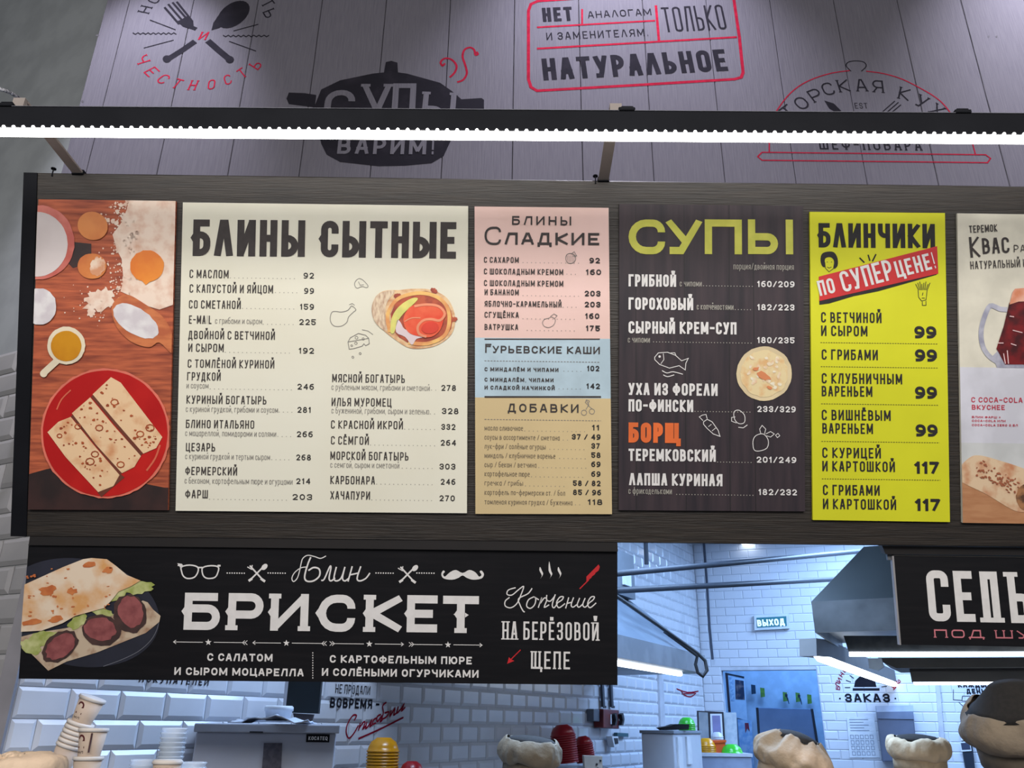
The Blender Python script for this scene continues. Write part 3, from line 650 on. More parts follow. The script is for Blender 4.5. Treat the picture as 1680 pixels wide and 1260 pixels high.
# 4 soups
o, s, C = board('menu_board', [(1016, 334.5), (1317.6, 338), (1321, 839), (1015, 837)], mat('dark plank print', (66, 55, 60), (44, 40, 46), 9, (.3, .7), .5, stretch=(4, 1, .35), spec=.3), 'dark soup menu board with wide yellow-green heading and white lettering')
p = PR('print_seams', mat('print seam', (30, 28, 32)), 1)
for x0, x1 in ((1043, 1044), (1122, 1126), (1196, 1198), (1235, 1240)): p.line([(x0, 336), (x1, 838)], 1.2)
p.build()
p = PR('heading', mat('yellow green print', (206, 204, 84), (194, 194, 74), 20, rough=.6), 2, clip=False)
p.text('С', 1031, 417, 1091, 57, 12, v1=417.5); p.text('У', 1094, 417, 1150, 57, 12, v1=417.5); p.text('П', 1156, 417, 1217, 57, 12, v1=417.5); p.text('Ы', 1227, 417, 1301, 57, 12, v1=417.5, gap=.1); p.build()
rows('dish_names', M_white, [('ГРИБНОЙ', 1031, 1109, 470), ('ГОРОХОВЫЙ', 1031, 1137, 508), ('СЫРНЫЙ КРЕМ-СУП', 1031, 1208, 547), ('УХА ИЗ ФОРЕΛИ', 1031, 1177, 648), ('ПО-ФИНСКИ', 1031, 1137, 675), ('ТЕРЕМКОВСКИЙ', 1031, 1174, 756), ('ΛАПША КУРИНАЯ', 1032, 1185, 796)], 20, 3.7, 2, gap=.25, rnd=.7)
rows('dish_notes', M_lgrey, [('порция/двойная порция', 1203, 1302, 442), ('с чипами', 1115, 1151, 470), ('с копчёностями', 1143, 1203, 508), ('с чипами', 1030, 1066, 562), ('с фрикадельками', 1031, 1102, 810)], 10.5, .95, 2, gap=.3)
rows('prices', M_white, [('160/209', 1242, 1303, 471), ('182/223', 1242, 1303, 509), ('180/235', 1242, 1303, 563), ('233/329', 1242, 1305, 676), ('201/249', 1241, 1306, 759), ('182/232', 1244, 1307, 812)], 10, 2.0, 2, gap=.3)
p = PR('orange_dish_name', mat('orange print', (232, 108, 44), rough=.6), 2, clip=False); p.text('БОРЩ', 1031, 726, 1115, 33, 7.5, v1=727, gap=.2, rnd=.7); p.build()
p = PR('leader_dots', M_lgrey, 2, clip=False)
for a, b, v in ((1154, 1236, 469), (1206, 1236, 508), (1072, 1236, 561), (1140, 1234, 675), (1177, 1236, 758), (1110, 1240, 811)): p.dots(a, b, v, 5, .7)
p.build()
p = PR('doodles', M_white, 2, clip=False)
p.line([(1074, 586), (1080, 579), (1095, 578), (1108, 583), (1118, 592), (1129, 588), (1125, 596), (1124, 607), (1114, 600), (1098, 604), (1082, 598), (1074, 590)], 1.2, True); p.blob(1082, 585, 2); p.line([(1088, 580), (1089, 590), (1084, 597)], 1); p.line([(1100, 579), (1107, 579), (1109, 584)], 1)
p.line([(1086, 608), (1094, 612), (1104, 610), (1120, 614)], 1.4, sm=3); p.line([(1088, 615), (1095, 618), (1106, 615)], 1.4, sm=3)
p.line([(1154, 692), (1160, 688), (1168, 692), (1178, 706), (1181, 716), (1170, 712), (1160, 703), (1154, 696)], 1.2, True); p.line([(1153, 690), (1147, 684), (1152, 681), (1158, 680), (1160, 687)], 1.1); p.line([(1162, 700), (1167, 696)], 1); p.line([(1168, 707), (1174, 702)], 1)
p.line([(1204, 676), (1212, 673), (1221, 681), (1221, 693), (1212, 695), (1205, 688)], 1.2, True, 3); p.line([(1206, 684), (1200, 685), (1200, 691), (1208, 694)], 1.1); p.line([(1211, 701), (1219, 702), (1226, 697)], 1.3)
p.line([(1236, 720), (1241, 714), (1252, 712), (1260, 722), (1258, 735), (1245, 740), (1237, 738), (1235, 728)], 1.2, True, 3); p.line([(1248, 712), (1246, 704), (1250, 698), (1256, 704), (1254, 712)], 1.1); p.line([(1256, 712), (1264, 708), (1270, 712), (1264, 717), (1257, 715)], 1.1); p.line([(1272, 714), (1276, 711), (1279, 715), (1275, 718)], 1, True); p.build()
p = PR('soup_bowl_rim', mat('bowl rim print', (226, 206, 164), rough=.5), 2, clip=False); p.blob(1253.5, 613, 45.5, 44.5, 0, .01, 40); p.build()
p = PR('soup_picture', mat('soup print', (228, 208, 160), (222, 176, 120), 34, (.45, .7), .5), 3, clip=False); p.blob(1253.5, 613, 39, 38, 0, .03, 40); p.build()
p = PR('soup_pieces', mat('soup pieces print', (236, 228, 204), (228, 190, 150), 40, rough=.5), 4, clip=False); rr = random.Random(5)
for k in range(26): p.blob(1253+rr.uniform(-26, 26), 613+rr.uniform(-26, 24), rr.uniform(2, 5), rr.uniform(2, 4), rr.uniform(0, 180), .25, 9)
p.build()
p = PR('soup_salmon', mat('soup salmon print', (226, 140, 90), rough=.5), 5, clip=False); p.blob(1252, 617, 12, 6, 25, .3, 12); p.blob(1240, 605, 5, 3, 0, .3, 9); p.blob(1262, 636, 5, 2.5, 10, .3, 9); p.build()
# 5 yellow
o, s, C = board('menu_board', [(1328.5, 347.5), (1550.3, 349.5), (1558.5, 856.5), (1333.5, 853)], mat('bright yellow print', (216, 216, 44), (208, 208, 42), 3, rough=.5, spec=.25), 'bright yellow menu board with red slanted ribbon and black lettering')
p = PR('heading', M_inkb, 1, clip=False); p.text('БΛИНЧИКИ', 1343, 406, 1534, 40, 7.6, v1=407.5, gap=.22, rnd=.8, spur=.35, spurs='БС'); p.build()
p = PR('ribbon_shadow', M_inkb, 1, clip=False); p.poly([(1344, 492), (1539, 444), (1536, 451), (1440, 478), (1400, 486), (1360, 498), (1344, 500)]); p.build()
p = PR('red_ribbon', mat('red ribbon print', (206, 34, 38), rough=.5), 2, clip=False); p.poly([(1343, 454), (1537, 404), (1539, 449), (1344, 494)]); p.build()
p = PR('ribbon_lettering', M_white, 3, clip=False); p.text('ПО', 1345, 486, 1371, 25, 4, v1=480, gap=.3); p.text('СУПЕР', 1384, 480, 1467, 34, 4.6, v1=458, gap=.25); p.text('ЦЕНЕ!', 1472, 456, 1536, 27, 4.2, v1=440, gap=.3); p.build()
rows('dish_names', M_inkb, [('С ВЕТЧИНОЙ', 1347, 1446, 529), ('И СЫРОМ', 1347, 1423, 551), ('С ГРИБАМИ', 1348, 1440, 590), ('С КЛУБНИЧНЫМ', 1348, 1480, 629), ('ВАРЕНЬЕМ', 1348, 1431, 650), ('С ВИШНЁВЫМ', 1348, 1461, 689), ('ВАРЕНЬЕМ', 1349, 1432, 711), ('С КУРИЦЕЙ', 1349, 1445, 751), ('И КАРТОШКОЙ', 1349, 1468, 773), ('С ГРИБАМИ', 1350, 1443, 812), ('И КАРТОШКОЙ', 1350, 1470, 835)], 17, 2.5, 1, gap=.38, rnd=.7)
rows('prices', M_inkb, [('99', 1500, 1536, 555), ('99', 1501, 1537, 593), ('99', 1501, 1537, 654), ('99', 1502, 1538, 716), ('117', 1500, 1541, 777), ('117', 1501, 1543, 838)], 20, 5.0, 1, gap=.14)
p = PR('dashed_rules', M_inkb, 1, clip=False)
for v in (562, 601.5, 662.5, 724, 785.5): p.dash(1346+(v-562)*.01, 1538+(v-562)*.02, v, 2.6, 1.6, .45)
p.build()
p = PR('doodles', M_inkb, 1, clip=False)
p.poly(smooth([(1349, 437), (1346, 428), (1348, 417), (1357, 413), (1368, 414), (1374, 424), (1374, 436), (1368, 441), (1368, 428), (1362, 422), (1354, 424), (1353, 432), (1354, 438)], 3, True))
p.line([(1353, 430), (1354, 440), (1360, 446), (1367, 441), (1369, 430)], 1); p.line([(1356, 430), (1358, 430)], 1); p.line([(1363, 430), (1365, 430)], 1); p.line([(1357, 438), (1360, 440), (1364, 438)], 1); p.line([(1350, 421), (1360, 417), (1372, 422)], .8)
for a, b in (((1410, 423), (1418, 431)), ((1424, 418), (1427, 428)), ((1437, 417), (1431, 429))): p.line([a, b], 2.4)
p.line([(1506, 476), (1507, 488), (1512, 494), (1519, 492), (1521, 476)], 1); p.line([(1514, 480), (1513, 485)], 1); p.line([(1512, 489), (1517, 489)], 1); p.line([(1513, 495), (1513, 501), (1519, 501), (1519, 494)], 1)
for k in range(8): p.line([(1507+k*2, 476), (1502+k*3.4, 466-(k % 3)*2)], 1.1)
p.build()
# 6 drink and wrap board
o, s, C = board('menu_board', [(1570.5, 350), (1792, 353), (1806, 861), (1579, 857.5)], mat('warm white print', (222, 217, 200), rough=.5, spec=.25), 'pale menu board at right edge with a mug of dark drink and a rolled pancake')
p = PR('cool_section', mat('cool white print', (214, 214, 224), rough=.5), 1); p.poly([(1560, 602), (1830, 606), (1830, 730), (1560, 726)]); p.build()
p = PR('picture_sky', mat('picture backdrop', (206, 208, 208), rough=.5), 1); p.poly([(1560, 726), (1830, 730), (1830, 870), (1560, 870)]); p.build()
p = PR('picture_table', mat('picture table', (190, 138, 98), (176, 122, 84), 10, rough=.5, stretch=(1, 1, 5)), 2); p.poly([(1560, 770), (1600, 772), (1830, 800), (1830, 870), (1560, 870)]); p.build()
p = PR('picture_wrap', mat('rolled pancake print', (222, 194, 160), (196, 134, 96), 22, (.45, .68), .5), 3); p.poly(smooth([(1570, 772), (1588, 752), (1606, 747), (1641, 756), (1680, 769), (1715, 785), (1725, 815), (1710, 838), (1680, 840), (1660, 836), (1618, 811), (1585, 795), (1572, 786)], 4, True)); p.build()
p = PR('picture_wrap_end', mat('filling print', (90, 62, 46), (170, 120, 80), 40, rough=.5), 4); p.blob(1688, 815, 22, 24, 20, .06); p.build()
p = PR('picture_wrap_spot', mat('brown spots print', (150, 84, 56), (170, 100, 70), 40, rough=.5), 5); rr = random.Random(11)
for k in range(70):
    t_ = rr.random(); p.blob(1606+t_*60+rr.uniform(-8, 8), 760+t_*30+rr.uniform(-6, 22), rr.uniform(1, 3), rr.uniform(.8, 2), 30, .3, 8)
p.build()
p = PR('mug_handle', mat('glass mug print', (150, 150, 168), (186, 186, 198), 20, rough=.4), 2); p.line([(1652, 508), (1640, 507), (1624, 502), (1614, 522), (1609, 545), (1612, 568), (1622, 584), (1636, 594)], 8, sm=4); p.poly([(1628, 584), (1640, 572), (1680, 600), (1790, 603), (1790, 606), (1635, 603)]); p.build()
p = PR('mug_drink', mat('dark red drink print', (120, 26, 30), (66, 20, 24), 22, (.4, .6), .4), 3); p.poly([(1655, 497), (1672, 492), (1782, 494), (1797, 575), (1790, 598), (1648, 598), (1634, 572), (1646, 535)]); p.build()
p = PR('mug_foam', mat('foam print', (206, 128, 92), (222, 170, 148), 18, rough=.5), 4); p.poly([(1655, 500), (1660, 480), (1664, 474), (1700, 471), (1780, 474), (1784, 498), (1700, 494), (1670, 495)]); p.build()
p = PR('mug_glint', mat('glint print', (228, 190, 190)), 5)
for a, b in (((1660, 542), (1676, 546)), ((1636, 563), (1645, 563)), ((1657, 564), (1666, 567)), ((1655, 519), (1662, 520)), ((1645, 580), (1648, 597)), ((1651, 575), (1653, 597))): p.line([a, b], 1.6)
p.build()
p = PR('lettering', M_ink, 2); p.text('ТЕРЕМОК', 1590, 382.5, 1636, 12, 1.6, v1=380, gap=.35); p.text('К', 1592, 423, 1608, 34, 4, v1=422, rnd=.7); p.text('ВАС', 1612, 417, 1656, 26, 3.6, v1=415, gap=.3); p.text('РАЗЛИВНОЙ', 1663, 414, 1760, 12, 1.3, v1=413, gap=.35); p.text('НАТУРАЛЬНЫЙ И', 1592, 442, 1684, 13, 1.4, v1=438, gap=.4); p.build()
p = PR('red_lettering', mat('pinkish red ink', (196, 52, 76)), 2); p.text('С COCA-COLA', 1593, 660, 1677, 8.5, 1.5, gap=.3); p.text('ВКУСНЕЕ', 1594, 672, 1648, 8, 1.5, gap=.3)
p.text('БЛИН ФАРШ +', 1594, 686, 1641, 3.6, .8, gap=.3); p.text('COCA-COLA ИЛИ', 1594, 692, 1649, 3.6, .8, gap=.3); p.text('COCA-COLA ZERO 0,5Л', 1594, 699, 1669, 3.6, .8, gap=.3); p.build()
# ------------------------------------------------------------------ hanging banners
S_ban = Surf(S_menu.hit(500, 893)+Vector((0, .015, 0)), 0, 17.2)
o, s, C = board('banner', [(47, 894), (1013, 904.5), (1013, 1124), (30.5, 1113.5)], M_blackboard, 'wide black banner with sliced meat pancake picture and white wild-west lettering', 'banner', .01, S_ban, 0)
slab('top_edge', s, [(47, 893), (1013, 903.5), (1013, 905), (47, 894.6)], .012, mat('worn edge', (84, 82, 80), rough=.5), o, y0=-.002)
p = PR('picture_plate', mat('slate plate print', (40, 42, 56), (34, 36, 48), 8, rough=.5), 1); p.blob(131, 1005, 132, 88, 10, 0, 60); p.build()
p = PR('picture_plate_rim', mat('plate rim line', (110, 112, 122)), 2); p.line([(262, 1015), (258, 1032), (248, 1050), (228, 1068), (200, 1082), (170, 1093)], 1, sm=4); p.build()
p = PR('picture_bread', mat('bread side print', (196, 176, 152), (150, 110, 84), 26, (.45, .7), .5), 3)
p.poly([(33, 1045), (60, 1038), (110, 1030), (180, 1010), (235, 985), (243, 988), (252, 1000), (264, 1010), (262, 1020), (240, 1038), (205, 1052), (160, 1070), (110, 1085), (80, 1100), (65, 1085), (50, 1070), (33, 1056)]); p.build()
p = PR('picture_lettuce', mat('lettuce print', (150, 160, 80), (196, 198, 140), 26, (.4, .65), .5), 4)
for x, y, a, b, r in ((195, 973, 20, 10, -35), (228, 964, 26, 10, -10), (168, 1004, 20, 7, 15), (128, 1020, 18, 9, -30), (70, 1048, 26, 13, -15), (52, 1062, 18, 10, 30)): p.blob(x, y, a, b, r, .16, 22)
p.build()
p = PR('picture_meat_edge', mat('meat crust print', (58, 40, 38), (74, 50, 46), 30, rough=.6), 5)
for x, y, a, b, r in ((100, 1060, 33, 22, -38), (168, 1034, 31, 26, 10), (214, 1006, 27, 32, -15)): p.blob(x, y, a, b, r, .06, 26)
p.build()
p = PR('picture_meat', mat('sliced beef print', (150, 84, 84), (122, 62, 64), 40, (.4, .7), .5), 6)
for x, y, a, b, r in ((101, 1060, 28, 17, -38), (166, 1031, 26, 19, 10), (216, 1003, 20, 26, -12)): p.blob(x, y, a, b, r, .08, 24)
p.build()
p = PR('picture_pancake', mat('banner pancake print', (228, 208, 184), (214, 158, 98), 13, (.42, .68), .5), 7)
p.poly([(39, 960), (72, 945), (105, 930), (138, 917), (152, 915), (177, 917), (192, 928), (210, 943), (232, 952), (215, 962), (196, 970), (184, 985), (172, 997), (150, 1003), (125, 1010), (104, 1022), (70, 1034), (33, 1036), (32, 1000)])
p.build()
p = PR('picture_brown_spot', mat('toasted spot print', (204, 124, 70), (186, 100, 54), 30, rough=.5), 8); rr = random.Random(4)
for x, y, a, b in ((80, 968, 14, 7), (120, 970, 8, 5), (148, 926, 9, 5), (178, 935, 9, 5), (55, 1020, 14, 5), (95, 1015, 14, 5)): p.blob(x, y, a, b, -10, .3, 12)
for k in range(40): p.blob(rr.uniform(45, 190), rr.uniform(945, 1020)-20*rr.random(), rr.uniform(1, 3), rr.uniform(.8, 2), 0, .3, 7)
p.build()
p = PR('title_lettering', M_white, 1, clip=False)
for ch, a, b, v in (('Б', 301, 360, 1033), ('Р', 373, 431, 1033.6), ('И', 443, 505, 1034.5), ('С', 521, 582, 1036), ('К', 599, 657, 1036.5), ('Е', 667, 717, 1037), ('Т', 726, 785, 1038)):
    p.text(ch, a, v, b, 61, 13, serif=.28, spur=.35, rnd=.8)
p.poly([(750, 1004), (744, 1008), (750, 1012)]); p.poly([(763, 1005), (769, 1009), (763, 1013)]); p.build()
p = PR('subtitle_lettering', M_white, 1, clip=False)
p.text('С САЛАТОМ', 340, 1084, 447, 12.5, 2.6, gap=.28); p.text('И СЫРОМ МОЦАРЕЛЛА', 286, 1107, 498, 12.5, 2.6, gap=.28)
p.text('С КАРТОФЕЛЬНЫМ ПЮРЕ', 541, 1087, 774, 12.5, 2.6, gap=.28); p.text('И СОЛЁНЫМИ ОГУРЧИКАМИ', 528, 1108.5, 785, 12.5, 2.6, gap=.28)
for k in range(11): p.rect(512.5, 1070+k*4.1, 514, 1072+k*4.1)
p.build()
p = PR('arrow_rule', M_white, 1, clip=False)
def star(p, x, y, r):
    p.poly([(x+(r if k % 2 == 0 else r*.42)*math.sin(k*math.pi/5), y-(r if k % 2 == 0 else r*.42)*math.cos(k*math.pi/5)) for k in range(10)])
for a, b, sx in ((285, 402, 342), (415, 532, 470), (545, 662, 606), (675, 791, 735)):
    ya = 1053+(a-285)*.0105; yb = 1053+(b-285)*.0105; ys = 1053+(sx-285)*.0105
    p.line([(a, ya), (sx-9, ys)], 1); p.line([(sx+9, ys), (b, yb)], 1); star(p, sx, ys, 5.5)
for x, d in ((285, -1), (415, -1), (662, 1), (791, 1)):
    y = 1053+(x-285)*.0105; p.line([(x-d*4, y-3), (x, y), (x-d*4, y+3)], 1.1)
for x, d in ((402, 1), (532, 1), (545, -1), (675, -1)):
    y = 1053+(x-285)*.0105
    for k in (0, 4): p.line([(x-d*k+d*4, y-3.5), (x-d*k, y), (x-d*k+d*4, y+3.5)], 1)
p.build()
p = PR('spectacles', M_white, 1, clip=False)
p.line([(298, 930), (311, 927), (324, 930), (325, 938), (319, 947), (308, 949), (301, 945), (298, 937)], 2.2, True, 3); p.line([(333, 931), (346, 928), (358, 930), (358, 938), (353, 947), (342, 949), (335, 946), (332, 939)], 2.2, True, 3)
p.line([(292, 927), (300, 928)], 3); p.line([(324, 931), (333, 931)], 2.4); p.line([(357, 928), (362, 928)], 3); p.poly([(291, 924), (299, 925), (298, 934)]); p.build()
p = PR('moustache', M_white, 1, clip=False)
p.poly(smooth([(759, 940), (748, 935), (738, 939), (730, 946), (727, 942), (730, 938), (727, 936), (724, 942), (728, 949), (742, 951), (752, 948), (759, 944), (766, 948), (776, 951), (790, 949), (794, 942), (790, 936), (787, 938), (790, 943), (786, 946), (780, 939), (770, 935)], 3, True)); p.build()
p = PR('crossed_cutlery', M_white, 1, clip=False)
for x, y in ((422, 940), (669, 942)):
    p.line([(x-12, y-12), (x+10, y+12)], 2.6); p.line([(x+10, y-10), (x-12, y+12)], 2.6); p.blob(x+12, y-10, 6, 4, -45); p.line([(x-16, y-10), (x-9, y-6), (x-8, y-13)], 1.6); p.line([(x+6, y+9), (x+13, y+14)], 4); p.line([(x-8, y+9), (x-14, y+13)], 4)
for a, b in ((373, 402), (440, 470), (617, 647), (684, 713)): p.dots(a, b, 940, 4, 1)
p.build()
p = PR('script_lettering', M_white, 1, clip=False)
p.line([(535, 912), (526, 916), (516, 913), (505, 911), (497, 916), (494, 925), (492, 935), (488, 948), (482, 954), (479, 949), (483, 940), (493, 932), (503, 930)], 1.6, sm=5)
p.line([(510, 914), (505, 926), (500, 945), (503, 953), (514, 953), (524, 945), (524, 934), (515, 931), (506, 936)], 2.6, sm=5)
for P in ([(527, 952), (532, 950), (541, 930), (543, 932), (540, 948), (543, 953), (550, 948)], [(552, 930), (548, 948), (552, 953), (560, 948), (566, 930)], [(566, 930), (562, 948), (566, 953), (573, 948)], [(578, 929), (571, 954)], [(575, 943), (588, 940)], [(592, 929), (586, 948), (590, 953), (600, 949), (607, 940)]): p.line(P, 2.4, sm=4)
p.line([(846, 964), (834, 968), (832, 975), (840, 976), (850, 968), (859, 962), (855, 975), (848, 990), (838, 997), (829, 994), (829, 986), (836, 980)], 1.8, sm=5)
p.line([(873, 965), (866, 974), (851, 982), (853, 992), (858, 1002), (861, 1004)], 1.9, sm=4)
for P in ([(876, 979), (867, 984), (864, 994), (870, 998), (877, 992), (879, 982), (876, 979), (884, 984)], [(883, 997), (889, 980), (886, 990), (893, 981), (897, 984), (893, 996), (901, 992)], [(897, 976), (897, 984), (903, 986), (910, 978)], [(911, 975), (906, 992), (909, 997), (915, 989)], [(914, 989), (922, 984), (924, 979), (918, 980), (913, 989), (917, 997), (927, 990)], [(933, 980), (928, 998)], [(930, 990), (938, 988)], [(941, 980), (937, 992), (940, 996), (946, 992)], [(951, 981), (947, 992), (950, 996), (957, 990)], [(960, 981), (956, 992), (960, 996), (966, 990)], [(965, 990), (973, 984), (975, 979), (969, 980), (964, 990), (968, 997), (978, 989)]): p.line(P, 1.9, sm=4)
p.build()
p = PR('slab_lettering', M_white, 1, clip=False); p.text('НА БЕРЁЗОВОЙ', 824, 1049, 982, 30, 3.2, v1=1051, serif=.55, gap=.4, rnd=.7); p.text('ЩЕПЕ', 871, 1097, 935, 29, 3.2, v1=1098, serif=.35, gap=.4, rnd=.7); p.build()
p = PR('steam_mark', M_white, 1, clip=False)
for x, h in ((888, 12), (903, 18), (918, 12)): p.poly(smooth([(x-2, 950), (x+1, 944), (x-3, 936), (x-2, 948-h*1.5), (x+1, 936), (x+3, 942)], 3, True))
p.build()
p = PR('red_arrows', mat('bright red print', (206, 30, 38)), 1, clip=False)
p.line([(951, 966), (966, 951)], 1.8)
for k in range(3): p.poly([(962+k*6, 954-k*6), (962+k*6, 946-k*6), (970+k*6, 938-k*6), (974+k*5, 940-k*5), (970+k*6, 948-k*6)])
p.line([(854, 1066), (846, 1074), (836, 1084)], 1.6); p.poly([(832, 1089), (835, 1078), (839, 1082), (844, 1084)]); p.build()
S_ban2 = Surf(S_menu.hit(1470, 909)+Vector((0, .03, 0)), 0, 11.0)
o, s, C = board('banner', [(1465.5, 912), (1880, 917), (1903, 1065), (1477.5, 1057.5)], M_blackboard, 'black banner at right edge with tall white and small pink slab lettering', 'banner', .012, S_ban2, 0)
slab('side_edge', s, [(1463, 912), (1466, 912), (1478, 1058), (1475.5, 1058)], .014, mat('silver edge', (150, 148, 150), rough=.4), o, y0=-.002)
slab('top_edge', s, [(1465, 909.5), (1880, 915), (1880, 917), (1465, 912)], .012, MATS['worn edge'], o, y0=-.002)
slab('hanging_bracket', s, [(1455, 899), (1464, 899), (1470, 918), (1458, 919)], .01, mat('grey bracket', (92, 94, 98), rough=.5), o, y0=.004)
p = PR('title_lettering', M_white, 1)
for ch, a, b, v in (('С', 1525, 1561, 1019), ('Е', 1570, 1601, 1020), ('П', 1614, 1643, 1021), ('Ь', 1659, 1694, 1022)): p.text(ch, a, v, b, 84, 12.5, serif=.45, rnd=.45)
p.build()
p = PR('pink_lettering', mat('pink print', (206, 120, 130)), 1); p.text('ПОД ШУ', 1533, 1046, 1690, 13.5, 2.2, serif=.6, gap=.35, rnd=.6); p.build()
# ------------------------------------------------------------------ light bar in front of the panel
LD = 1.74
a_ = pt(-260, 203, LD); b_ = pt(1960, 207, LD)
S_bar = Surf(pt(840, 215, LD), yaw=-.45, lean=0)
bar = empty('light_bar', S_bar.O, math.radians(-.45)); tag(bar, 'long black linear light bar with a glowing strip, in front of the menu panel', 'light')
def on_bar(u, v): 
    x, z = S_bar.loc(u, v); return x, z
zt = on_bar(840, 180.5)[1]; zs = on_bar(840, 214)[1]
x0, x1 = -1.75, 2.05
hb = MB().box(x0, x1, 0, .022, zs, zt).build('housing', M_black, bar); bevel(hb, .002)
MB().box(x0, x1, -.002, .008, zt, zt+.0012).build('top_lip', mat('bar lip', (120, 120, 128), rough=.4), bar)
lg = MB().tube([(x0+.01, .012, zs-.008), (x1-.01, .012, zs-.008)], .0118, 12).build('glowing_strip', M_led, bar, sm=True)
rr_ = MB()
x = x0+.02
while x < x1-.02:
    rr_.lathe([(0, -.002), (.005, -.002), (.0035, .0012), (0, .0018)], 6, Matrix.Translation((x, -.001, zs+.0005)) @ Matrix.Rotation(math.radians(90), 4, 'X')); x += .026
tag(rr_.build('led_chips', M_led, bar), kind='stuff')
zj = (zt+.006)
for u in (8, 1028, 1577):
    xx = on_bar(u, 172)[0]
    cl = MB().box(xx-.022, xx+.022, -.004, .05, zt, zt+.011).box(xx-.014, xx+.018, .0, .04, zt+.011, zt+.018).build('clamp', M_black, bar); bevel(cl, .002, 1)
M_arm = mat('beige painted arm', (150, 140, 134), rough=.5)
pan_top = lambda u: S_menu.hit(u, 284+.0135*(u-40))
for u, w_ in ((128, .016), (990, .016)):
    P1 = pan_top(u)-S_bar.O; P1 = Vector((P1.dot(S_bar.ex), -P1.dot(S_bar.n), P1.z)); xx = P1.x
    MB().box(xx-w_, xx+w_, .04, P1.y+.02, P1.z+.0, P1.z+.006).box(xx-w_, xx+w_, .03, .045, zt, P1.z+.006 if P1.z+.006 > zt else zt+.02).build('support_arm', M_arm, bar)
    MB().box(xx-w_*1.1, xx+w_*1.1, P1.y-.005, P1.y+.03, P1.z-.004, P1.z+.012).build('arm_foot', M_black, bar)
q0 = on_bar(-30, 150)
# loose bits on top of the panel
for u, v in ((977, 296), (86, 281)):
    P1 = pan_top(u)
    o = MB().tube([(0, 0, -.01), (0, 0, .016)], .002, 6).tube([(0, 0, .016), (0, 0, .019)], .008, 8).build('hook_bolt', M_black, None, P1); tag(o, 'small dark bolt standing on the menu panel top, ' + ('right of centre beside a support arm' if u > 500 else 'at its far left end'), 'bolt')
Sx = Surf(pt(20, 160, 2.3))
o = MB().tube([pt(-40, 132, 2.0), pt(0, 146, 2.02), pt(15, 151, 2.05), pt(30, 160, 2.1), pt(42, 172, 2.15), pt(60, 200, 2.2)], .006, 8).build('cable', mat('pale sleeving', (190, 190, 196), (90, 90, 96), 90, rough=.4), sm=True)
tag(o, 'pale braided cable arching above the left end of the light bar', 'cable')
# ------------------------------------------------------------------ kitchen: writing on the tiled walls
Sw = S_wall.at(600, 1160, .013)
def onwall(name, m, surf, wall):
    """print kept in the wall's own frame, proud of its tiles"""
    return Print(surf, name, m, None, 0), wall
def put_print(pw):
    p, wall = pw; o = p.build(); o.matrix_world = p.s.mw(); bpy.context.view_layer.update(); mw = o.matrix_world.copy(); o.parent = wall; o.matrix_parent_inverse = wall.matrix_world.inverted(); return o
bpy.context.view_layer.update()
a = onwall('wall_lettering', M_wallblack, Sw, wl); p = a[0]
p.text('ПОКУПАТЕЛЕЙ', 228, 1119, 342, 12, 1.7, gap=.6, slant=.1); p.text('НЕ ПРОДАЛИ', 550, 1137, 607, 15, 1.0, gap=.35); p.text('ВОВРЕМЯ -', 541, 1161, 622, 17, 2.3, gap=.28); put_print(a)
a = onwall('red_script', M_red, Sw, wl); p = a[0]
for P in ([(581, 1182), (585, 1174), (579, 1174), (571, 1186), (568, 1200), (572, 1211), (580, 1204), (588, 1190)], [(591, 1186), (588, 1199)], [(589, 1195), (596, 1185), (599, 1186), (595, 1196), (600, 1191)], [(602, 1184), (600, 1195), (605, 1190), (610, 1181), (607, 1192), (611, 1188)], [(618, 1178), (613, 1181), (611, 1188), (617, 1186)], [(625, 1172), (619, 1176), (619, 1184), (626, 1175), (624, 1184), (628, 1180)], [(634, 1152), (628, 1158), (629, 1169), (627, 1179), (634, 1176), (638, 1168), (631, 1170)], [(642, 1165), (640, 1175), (648, 1162), (646, 1173), (650, 1170)], [(654, 1159), (651, 1170), (658, 1163), (663, 1155), (659, 1166), (665, 1160)]): p.line(P, 2.2, sm=4)
p.line([(588, 1212), (620, 1198), (662, 1177)], 2.4); put_print(a)
Sb = S_back.at(1420, 1130, .009)
a = onwall('wall_lettering', M_wallblack, Sb, wb); p = a[0]
p.poly([(1401, 1127), (1403, 1117), (1410, 1110), (1419, 1107), (1429, 1110), (1436, 1118), (1438, 1127)]); p.rect(1399, 1129, 1443, 1133); p.rect(1415, 1103, 1423, 1108)
p.text('ЗАКАЗ', 1387, 1152, 1461, 14, 3.2, gap=.3); p.blob(1378, 1146, 1.5); p.blob(1469, 1146, 1.5)
for q in (((1386, 1128), (1395, 1128)), ((1388, 1116), (1396, 1119)), ((1394, 1108), (1401, 1113)), ((1446, 1127), (1455, 1126))): p.line(list(q), 1.3)
p.text('КАЖДЫЙ', 1572, 1128, 1628, 10, 2.4, gap=.25); p.text('ДЕНЬ', 1586, 1138, 1617, 8, 2.2, gap=.3); p.text('1998', 1594, 1162, 1614, 7, 1.5, gap=.3)
p.line([(1564, 1131), (1564, 1148), (1578, 1149), (1579, 1142), (1628, 1142), (1630, 1149)], 1); p.line([(1578, 1150), (1628, 1151)], 1); p.line([(1573, 1152), (1582, 1160), (1592, 1165), (1606, 1167), (1620, 1166)], 1, sm=3); put_print(a)
a = onwall('red_arc_lettering', M_red, Sb, wb); p = a[0]
for c, u, v, r in (('Б', 1375, 1129, -85), ('Л', 1374, 1123, -75), ('И', 1377, 1116, -65), ('Н', 1381, 1107, -55), ('Ы', 1386, 1099, -45), ('А', 1467, 1128, 60), ('З', 1474, 1118, 50)): p.let(c, u, v, 6.5, 7, 1.4, r)
put_print(a)
